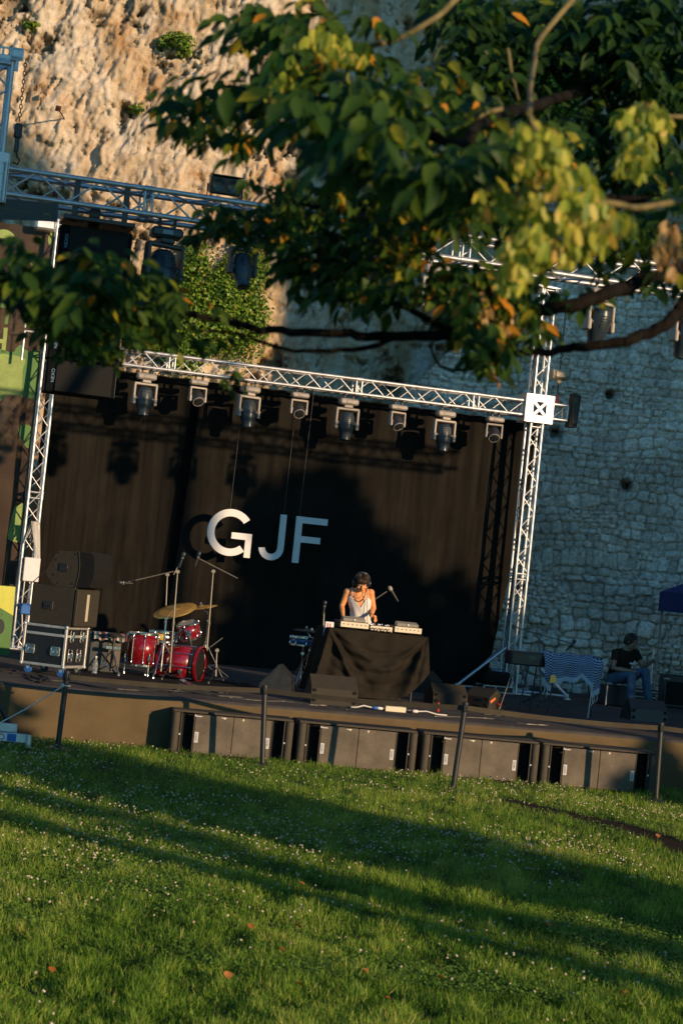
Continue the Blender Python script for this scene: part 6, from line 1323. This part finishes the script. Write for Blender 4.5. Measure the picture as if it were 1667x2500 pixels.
for s_, e_, w_ in arms: mb.path([s_.lerp(V3((0, 0, .85)), .3), s_, s_.lerp(e_, .55)], [.065, .068, .06], 12)
ts = person_body(mb, M['cloth'], mn, 't_shirt', .009); mb = MB(); mb.box((.10, -.165, .70), (.11, .006, .025), .002); mb.build('shirt_print', M['white'], ts)
mb = MB(); loft(mb, [((-.02, .08, .36), .18, .16, 0), ((-.02, .07, .50), .178, .145, 0)])
for h_, k_, a_ in legs: mb.path([h_, h_.lerp(k_, .5), k_, k_.lerp(a_, .5), a_ + V3((0, 0, .03))], [.11, .100, .078, .072, .058], 12)
person_body(mb, M['jeans'], mn, 'jeans', .010)
for h_, k_, a_ in legs: mb = MB(); mb.path([a_ + V3((-.01, .03, -.05)), a_ + V3((.02, -.08, -.05)), a_ + V3((.045, -.21, -.062))], [.045, .046, .034], 10); mb.build('shoe', M['plastic'], mn, 60)
st_ = thing('flight_case', 'dark low case the seated man sits on', 'case', S(q[0], MBD + .1, HS), .35); MB().box((0, .06, .165), (.5, .4, .32), .015).build('case_body', M['plastic'], st_); mb = MB(); [mb.box((sx * .25, -.14, .165), (.02, .02, .32), .003) for sx in (-1, 1)]; mb.build('edge_rail', M['alu_shade'], st_)
# ------------------------------------------------------------------ the box elder whose branches hang into the picture
tree = thing('box_elder_tree', 'leafy tree with hanging seed clusters reaching over the picture from the upper right', 'tree', (3.4, 3.6, 0), 0)
TO = Vector((3.4, 3.6, 0)); KD = 2500 / 2352
LT8 = [(0, 0, 0), (.15, .16, .03), (.25, .38, .06), (.16, .72, .04), (0, 1.05, -.08), (-.16, .72, .04), (-.25, .38, .06), (-.15, .16, .03), (0, .42, -.02)]
LF8 = [(0, 1, 2, 8), (8, 2, 3, 4), (8, 4, 5, 6), (8, 6, 7, 0)]
POS = []; YY = []; UPV = []; SC = []; TI = []
def leafset(u, v, D, s, lit, r, n=5, droop=.9, face=None, spread=1.):
    """one compound leaf: n leaflets on a drooping stalk; u,v in display pixels"""
    c = dep(u * KD, v * KD, D) ; az = r.random() * 2 * PI; dirv = Vector((math.cos(az), math.sin(az) * .7, r.normal(-.25, .35))).normalized()
    side = dirv.cross(Vector((0, 0, 1))).normalized()
    for k in range(n):
        t = (k // 2) / max(1, (n - 1) // 2); sd = (1 if k % 2 else -1); base = c + dirv * s * 1.1 * t
        if k == n - 1: y = dirv + Vector((0, 0, -droop * .7)); base = c + dirv * s * 1.2
        else: y = dirv * .55 + side * sd * .8 * spread + Vector((0, 0, -droop * r.uniform(.5, 1.4)))
        y = y + Vector(r.normal(0, .18, 3)); POS.append(base); YY.append(y); UPV.append(Vector((r.normal(0, .35), -.55 + r.normal(0, .4), .75))); SC.append(s * r.uniform(.75, 1.15)); TI.append(float(np.clip(r.beta(2, 3.2) * (.35 if D > 5.9 else .9) + (.55 if r.random() < lit else 0), 0, 1)))  # far leaves tinted darker as the shaded mass, lit ones tinted yellow
rt_ = np.random.default_rng(42)
# (centre x, y, radius x, y, slope deg, count, distance, leaf size, share of leaves tinted as sunlit)   display pixels
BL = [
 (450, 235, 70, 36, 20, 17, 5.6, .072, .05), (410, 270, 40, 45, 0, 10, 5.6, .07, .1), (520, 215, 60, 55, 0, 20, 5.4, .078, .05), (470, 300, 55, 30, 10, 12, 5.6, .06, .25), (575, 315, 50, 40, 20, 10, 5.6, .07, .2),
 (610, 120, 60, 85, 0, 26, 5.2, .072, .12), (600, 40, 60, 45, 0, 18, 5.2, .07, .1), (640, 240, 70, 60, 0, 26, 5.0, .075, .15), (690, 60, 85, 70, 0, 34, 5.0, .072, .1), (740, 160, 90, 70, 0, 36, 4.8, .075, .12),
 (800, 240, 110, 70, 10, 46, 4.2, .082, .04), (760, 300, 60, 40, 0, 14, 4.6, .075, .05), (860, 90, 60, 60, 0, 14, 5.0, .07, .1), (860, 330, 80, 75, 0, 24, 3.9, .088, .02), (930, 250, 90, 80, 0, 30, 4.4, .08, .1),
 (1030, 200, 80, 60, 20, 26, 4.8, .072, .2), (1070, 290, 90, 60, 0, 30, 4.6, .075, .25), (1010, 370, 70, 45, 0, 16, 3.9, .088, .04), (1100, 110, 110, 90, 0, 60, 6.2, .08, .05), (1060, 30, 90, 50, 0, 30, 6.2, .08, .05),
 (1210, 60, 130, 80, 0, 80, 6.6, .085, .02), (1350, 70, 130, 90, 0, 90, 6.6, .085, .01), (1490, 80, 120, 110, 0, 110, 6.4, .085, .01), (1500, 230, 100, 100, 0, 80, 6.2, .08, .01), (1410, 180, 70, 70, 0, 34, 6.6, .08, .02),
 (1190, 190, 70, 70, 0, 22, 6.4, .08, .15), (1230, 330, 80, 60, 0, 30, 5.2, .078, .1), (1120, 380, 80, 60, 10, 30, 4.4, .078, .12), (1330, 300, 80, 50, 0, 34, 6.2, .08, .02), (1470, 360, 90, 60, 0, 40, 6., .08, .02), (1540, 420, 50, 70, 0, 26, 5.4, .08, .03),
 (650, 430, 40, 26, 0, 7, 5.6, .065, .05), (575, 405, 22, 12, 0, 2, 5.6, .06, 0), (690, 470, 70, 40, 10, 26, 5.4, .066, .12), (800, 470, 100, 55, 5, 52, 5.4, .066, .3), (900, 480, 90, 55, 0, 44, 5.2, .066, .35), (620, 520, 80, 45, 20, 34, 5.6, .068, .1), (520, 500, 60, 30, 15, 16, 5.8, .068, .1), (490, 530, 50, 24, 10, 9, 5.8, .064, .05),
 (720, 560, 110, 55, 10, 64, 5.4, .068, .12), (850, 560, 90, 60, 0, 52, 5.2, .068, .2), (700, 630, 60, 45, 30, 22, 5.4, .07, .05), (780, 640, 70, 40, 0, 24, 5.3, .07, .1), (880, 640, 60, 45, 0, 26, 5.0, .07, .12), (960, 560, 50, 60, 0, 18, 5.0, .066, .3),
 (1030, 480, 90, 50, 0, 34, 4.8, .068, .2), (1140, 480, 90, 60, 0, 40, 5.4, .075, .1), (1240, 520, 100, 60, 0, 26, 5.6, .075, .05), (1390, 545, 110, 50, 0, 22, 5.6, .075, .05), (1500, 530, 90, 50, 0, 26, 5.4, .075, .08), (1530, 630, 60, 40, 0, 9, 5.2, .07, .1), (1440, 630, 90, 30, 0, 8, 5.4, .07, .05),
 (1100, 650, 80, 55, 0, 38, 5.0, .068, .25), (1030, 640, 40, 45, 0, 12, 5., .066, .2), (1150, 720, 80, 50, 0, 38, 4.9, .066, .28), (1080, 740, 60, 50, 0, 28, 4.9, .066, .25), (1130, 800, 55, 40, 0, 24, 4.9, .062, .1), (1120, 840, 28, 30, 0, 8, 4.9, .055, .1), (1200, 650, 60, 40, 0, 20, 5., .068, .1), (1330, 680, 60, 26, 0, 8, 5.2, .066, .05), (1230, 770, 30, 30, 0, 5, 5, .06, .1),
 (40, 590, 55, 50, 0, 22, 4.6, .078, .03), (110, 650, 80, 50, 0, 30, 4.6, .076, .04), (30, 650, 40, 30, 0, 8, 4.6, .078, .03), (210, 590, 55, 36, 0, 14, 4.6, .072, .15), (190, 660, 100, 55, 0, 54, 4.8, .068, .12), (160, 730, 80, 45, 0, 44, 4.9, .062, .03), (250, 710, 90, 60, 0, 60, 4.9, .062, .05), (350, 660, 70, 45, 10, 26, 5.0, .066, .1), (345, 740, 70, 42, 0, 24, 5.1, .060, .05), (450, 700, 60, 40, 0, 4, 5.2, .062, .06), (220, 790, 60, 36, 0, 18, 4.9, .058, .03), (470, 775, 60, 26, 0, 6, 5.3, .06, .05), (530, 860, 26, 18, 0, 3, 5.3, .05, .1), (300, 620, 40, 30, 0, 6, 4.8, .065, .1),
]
for (cx, cy, rx, ry, sl, n, D, s, lit) in BL:
    if s <= .068: s *= .70; n *= 1.05
    else: s *= .82; n *= (1.0 if D > 5.9 else .72)
    a = math.radians(sl)
    for k in range(int(n)):
        rr = rt_.random() ** .5; th = rt_.random() * 2 * PI; x = rr * rx * math.cos(th); y = rr * ry * math.sin(th)
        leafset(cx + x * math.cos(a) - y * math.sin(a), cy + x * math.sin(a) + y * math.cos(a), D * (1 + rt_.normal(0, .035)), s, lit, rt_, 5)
# a few large close leaflets hanging in the middle
for (u, v, s, dx) in ((985, 360, .105, 0), (1058, 355, .105, .1), (905, 350, .12, -.1), (1100, 345, .09, .3), (870, 330, .11, -.4), (1130, 300, .08, .5), (790, 300, .10, -.5), (820, 350, .085, -.15), (1085, 330, .085, -.1), (520, 200, .075, .1), (1218, 560, .07, .1)):
    POS.append(dep(u * KD, v * KD, 3.9)); YY.append(Vector((dx, .1, -1))); UPV.append(Vector((rt_.normal(0, .2), -1, .25))); SC.append(s); TI.append(.35)
# the rest of the crown, out of the picture on the right and above the camera (it shades the visible branches)
nC = 9500
cc = []
for (c, rd, k) in (((3.0, 2.2, 4.2), (1.3, 1.5, 1.5), 300), ((4.2, 4.2, 4.8), (1.8, 1.8, 1.7), 300), ((3.2, 5.2, 3.3), (.9, 1.2, 1.5), 180), ((1.6, 1.6, 4.6), (1.2, 1.1, .9), 170), ((2.9, 1.0, 3.3), (1.0, .9, .7), 130), ((4.6, 2.0, 3.6), (1.4, 1.4, 1.4), 300)):
    d = unit(rt_.normal(size=(k, 3))) * (rt_.random(k) ** .4)[:, None]; cc.append(np.array(c) + d * np.array(rd))
cc = np.concatenate(cc); SH = len(cc)
posA = np.concatenate([np.array([list(p) for p in POS]), cc]); yA = np.concatenate([np.array([list(p) for p in YY]), unit(rt_.normal(size=(SH, 3)) + np.array([0, 0, -.8]))])
uA = np.concatenate([np.array([list(p) for p in UPV]), unit(rt_.normal(size=(SH, 3)) * .7 + np.array([0, -.4, .8]))]); sA_ = np.concatenate([np.array(SC), .085 * (.8 + .4 * rt_.random(SH))]); tA = np.concatenate([np.array(TI), rt_.random(SH) * .6])
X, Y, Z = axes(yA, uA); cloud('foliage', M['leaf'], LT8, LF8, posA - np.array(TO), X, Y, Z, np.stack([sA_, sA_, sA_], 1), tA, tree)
# seed clusters
ST = [(0, 0, 0), (.16, .18, .02), (.22, .55, .0), (.12, .9, -.02), (0, 1, 0), (-.10, .85, .02), (-.12, .5, .02), (-.10, .18, .02)]
SF = [(0, 1, 6, 7), (1, 2, 5, 6), (2, 3, 4, 5)]
def samaras(cx, cy, rx, ry, n, D, s, mat='samara'):
    r = np.random.default_rng(int(cx + cy)); P = []; Yd = []
    for k in range(n):
        rr = r.random() ** .55; th = r.random() * 2 * PI; p = dep((cx + rr * rx * math.cos(th)) * KD, (cy + rr * ry * math.sin(th)) * KD, D * (1 + r.normal(0, .012)))
        for sd in (-1, 1): P.append(list(p)); Yd.append([sd * r.uniform(.1, .45) + r.normal(0, .1), r.normal(0, .3), -1])
    P = np.array(P); X, Y, Z = axes(np.array(Yd), np.stack([r.normal(0, .5, len(P)), -np.ones(len(P)), r.normal(0, .3, len(P))], 1)); ss = s * (.75 + .5 * r.random(len(P)))
    V = P[:, None, :] + np.array(ST)[None, :, 0:1] * (ss * 1.25)[:, None, None] * X[:, None] + np.array(ST)[None, :, 1:2] * ss[:, None, None] * Y[:, None] + np.array(ST)[None, :, 2:3] * ss[:, None, None] * Z[:, None]
    V = V.reshape(-1, 3); F = (np.array(SF)[None] + (np.arange(len(P)) * 8)[:, None, None]).reshape(-1, 4); tn = np.repeat(r.random(len(P)), 8)
    sv = []; sf = []; n0 = len(V); Q = P[::2]; left = list(range(1, len(Q))); cur = 0        # hair-thin stalks join the seeds
    while left:
        dd = np.linalg.norm(Q[left] - Q[cur], axis=1); nx = left.pop(int(dd.argmin())); k0 = n0 + len(sv); w_ = np.array([.0006, 0, .0003]); m = (Q[cur] + Q[nx]) / 2 + np.array([0, 0, .006]); sv += [Q[cur] - w_, Q[cur] + w_, m - w_, m + w_, Q[nx] - w_, Q[nx] + w_]; sf += [(k0, k0 + 1, k0 + 3, k0 + 2), (k0 + 2, k0 + 3, k0 + 5, k0 + 4)]; cur = nx
    npmesh('seed_cluster', np.concatenate([V, np.array(sv)]) - np.array(TO), np.concatenate([F, np.array(sf)]), M[mat], tree, {'tint': np.concatenate([tn, np.full(len(sv), .3)])}, smooth=True)
for a in ((1215, 330, 42, 60, 38, 3.7, .034), (1260, 360, 55, 70, 44, 3.7, .034), (1320, 430, 55, 60, 46, 3.7, .034), (1370, 500, 50, 55, 52, 3.7, .034), (1300, 540, 70, 45, 44, 3.7, .034), (1200, 570, 50, 50, 44, 3.7, .034), (1240, 480, 50, 55, 20, 3.7, .034), (1130, 450, 60, 30, 26, 3.8, .032),
          (1480, 270, 60, 42, 60, 4.2, .034), (1470, 340, 50, 50, 36, 4.2, .034), (650, 160, 42, 50, 60, 4.7, .034), (720, 110, 60, 50, 60, 4.7, .034), (800, 120, 40, 30, 24, 4.7, .032), (760, 90, 60, 40, 26, 4.9, .03), (690, 290, 40, 30, 22, 5.0, .03), (460, 300, 34, 26, 20, 5.5, .03), (640, 215, 34, 26, 18, 5., .03), (1180, 620, 36, 40, 20, 3.9, .033), (1420, 505, 40, 24, 14, 3.8, .032)): samaras(*a)
for a in ((1535, 565, 28, 62, 40, 3.9, .027, 'samara_dry'), (1160, 735, 26, 22, 12, 4.8, .024, 'samara_dry'), (1120, 690, 24, 40, 12, 4.8, .024, 'samara_dry')): samaras(*a)
# branches
def branch(pts, r0, r1, mat='bark', n=8):
    P = [Vector(dep(u * KD, v * KD, D)) - TO for u, v, D in pts]; out = []; rr = []
    for i in range(len(P) - 1):
        a, b, c, d = P[max(i - 1, 0)], P[i], P[i + 1], P[min(i + 2, len(P) - 1)]
        for k in range(6):
            t = k / 6; out.append(.5 * ((2 * b) + (c - a) * t + (2 * a - 5 * b + 4 * c - d) * t * t + (3 * b - a - 3 * c + d) * t ** 3) + Vector(rt_.normal(0, r0 * .12, 3)))
    out.append(P[-1]); N = len(out); MB().path(out, [r0 + (r1 - r0) * k / (N - 1) for k in range(N)], 9).build('branch', M[mat], tree, 60)
branch([(2300, 300, 5.4), (1900, 560, 5.2), (1600, 690, 5.1), (1540, 735, 5.0), (1460, 778, 5.0), (1320, 798, 5.0), (1210, 812, 5.0), (1130, 822, 5.0)], .024, .007)
branch([(2100, 480, 5.3), (1750, 560, 5.2), (1500, 640, 5.1), (1350, 690, 5.0), (1220, 720, 5.0), (1150, 757, 5.0), (1050, 770, 5.0), (900, 772, 5.1), (780, 768, 5.1), (620, 758, 5.2), (500, 735, 5.2), (400, 715, 5.1), (300, 700, 5.0), (180, 680, 4.9), (90, 640, 4.7)], .022, .004)
branch([(905, 773, 5.1), (860, 795, 5.1), (780, 805, 5.1), (680, 806, 5.15), (600, 785, 5.2), (540, 765, 5.2), (450, 760, 5.2)], .008, .003)
branch([(1075, 770, 5.0), (1000, 745, 5.0), (930, 705, 5.1), (850, 680, 5.2), (790, 670, 5.2), (700, 620, 5.3), (600, 545, 5.5), (500, 520, 5.7)], .010, .004)
branch([(1105, 840, 4.9), (1060, 850, 4.9), (1010, 840, 5.0), (985, 790, 5)], .005, .003)
branch([(2300, -500, 7.5), (1900, -140, 7.2), (1600, 60, 7.0), (1350, 200, 6.4), (1130, 270, 4.7), (1060, 330, 4.3), (960, 300, 4.3), (860, 250, 4.4), (740, 230, 4.8), (620, 220, 5.2), (520, 200, 5.4), (420, 250, 5.6)], .020, .004)
branch([(1500, -200, 5.5), (1260, 60, 5.2), (1225, 150, 5.0), (1215, 260, 4.0)], .009, .006, 'twig'); branch([(1100, -60, 5.2), (1000, 40, 5.0), (900, 95, 5.0), (800, 115, 5.0), (700, 140, 5.0)], .009, .005, 'twig')
branch([(1900, 380, 4.6), (1520, 470, 4.0), (1400, 465, 3.8), (1300, 450, 3.75), (1230, 300, 3.7), (1215, 265, 3.7)], .007, .005, 'twig'); branch([(1900, 100, 5.), (1600, 260, 4.4), (1480, 240, 4.2)], .006, .004, 'twig')
branch([(1150, 250, 4.6), (1110, 262, 4.5), (1065, 285, 4.5), (1000, 300, 4.4)], .006, .004, 'twig'); branch([(1165, 110, 5), (1175, 170, 5), (1190, 230, 5)], .005, .003, 'twig')
branch([(1800, 420, 5.4), (1500, 460, 5.3), (1200, 440, 5.3), (1000, 470, 5.2), (850, 480, 5.3), (700, 470, 5.4), (600, 430, 5.6)], .014, .003)
# trunk and main limbs out of the picture
mb = MB(); mb.path([(0, 0, 0), (.05, 0, .8), (-.02, .05, 1.8), (.08, .02, 2.8), (.02, .1, 3.8), (.1, .15, 5.0), (.2, .2, 6.2)], [.26, .21, .19, .17, .14, .10, .05], 14); mb.build('trunk', M['bark'], tree, 60)
for e in ((-.9, .6, 3.2), (.9, .8, 5.), (-.6, -1.5, 4.4), (-1.8, -1.9, 4.7), (1.2, -1.6, 3.8), (-.3, 1.6, 3.4)): mb = MB(); mb.path([(0, .03, 2.2), Vector(e) * .5 + Vector((0, 0, .9)), e], [.10, .06, .02], 8); mb.build('limb', M['bark'], tree, 60)
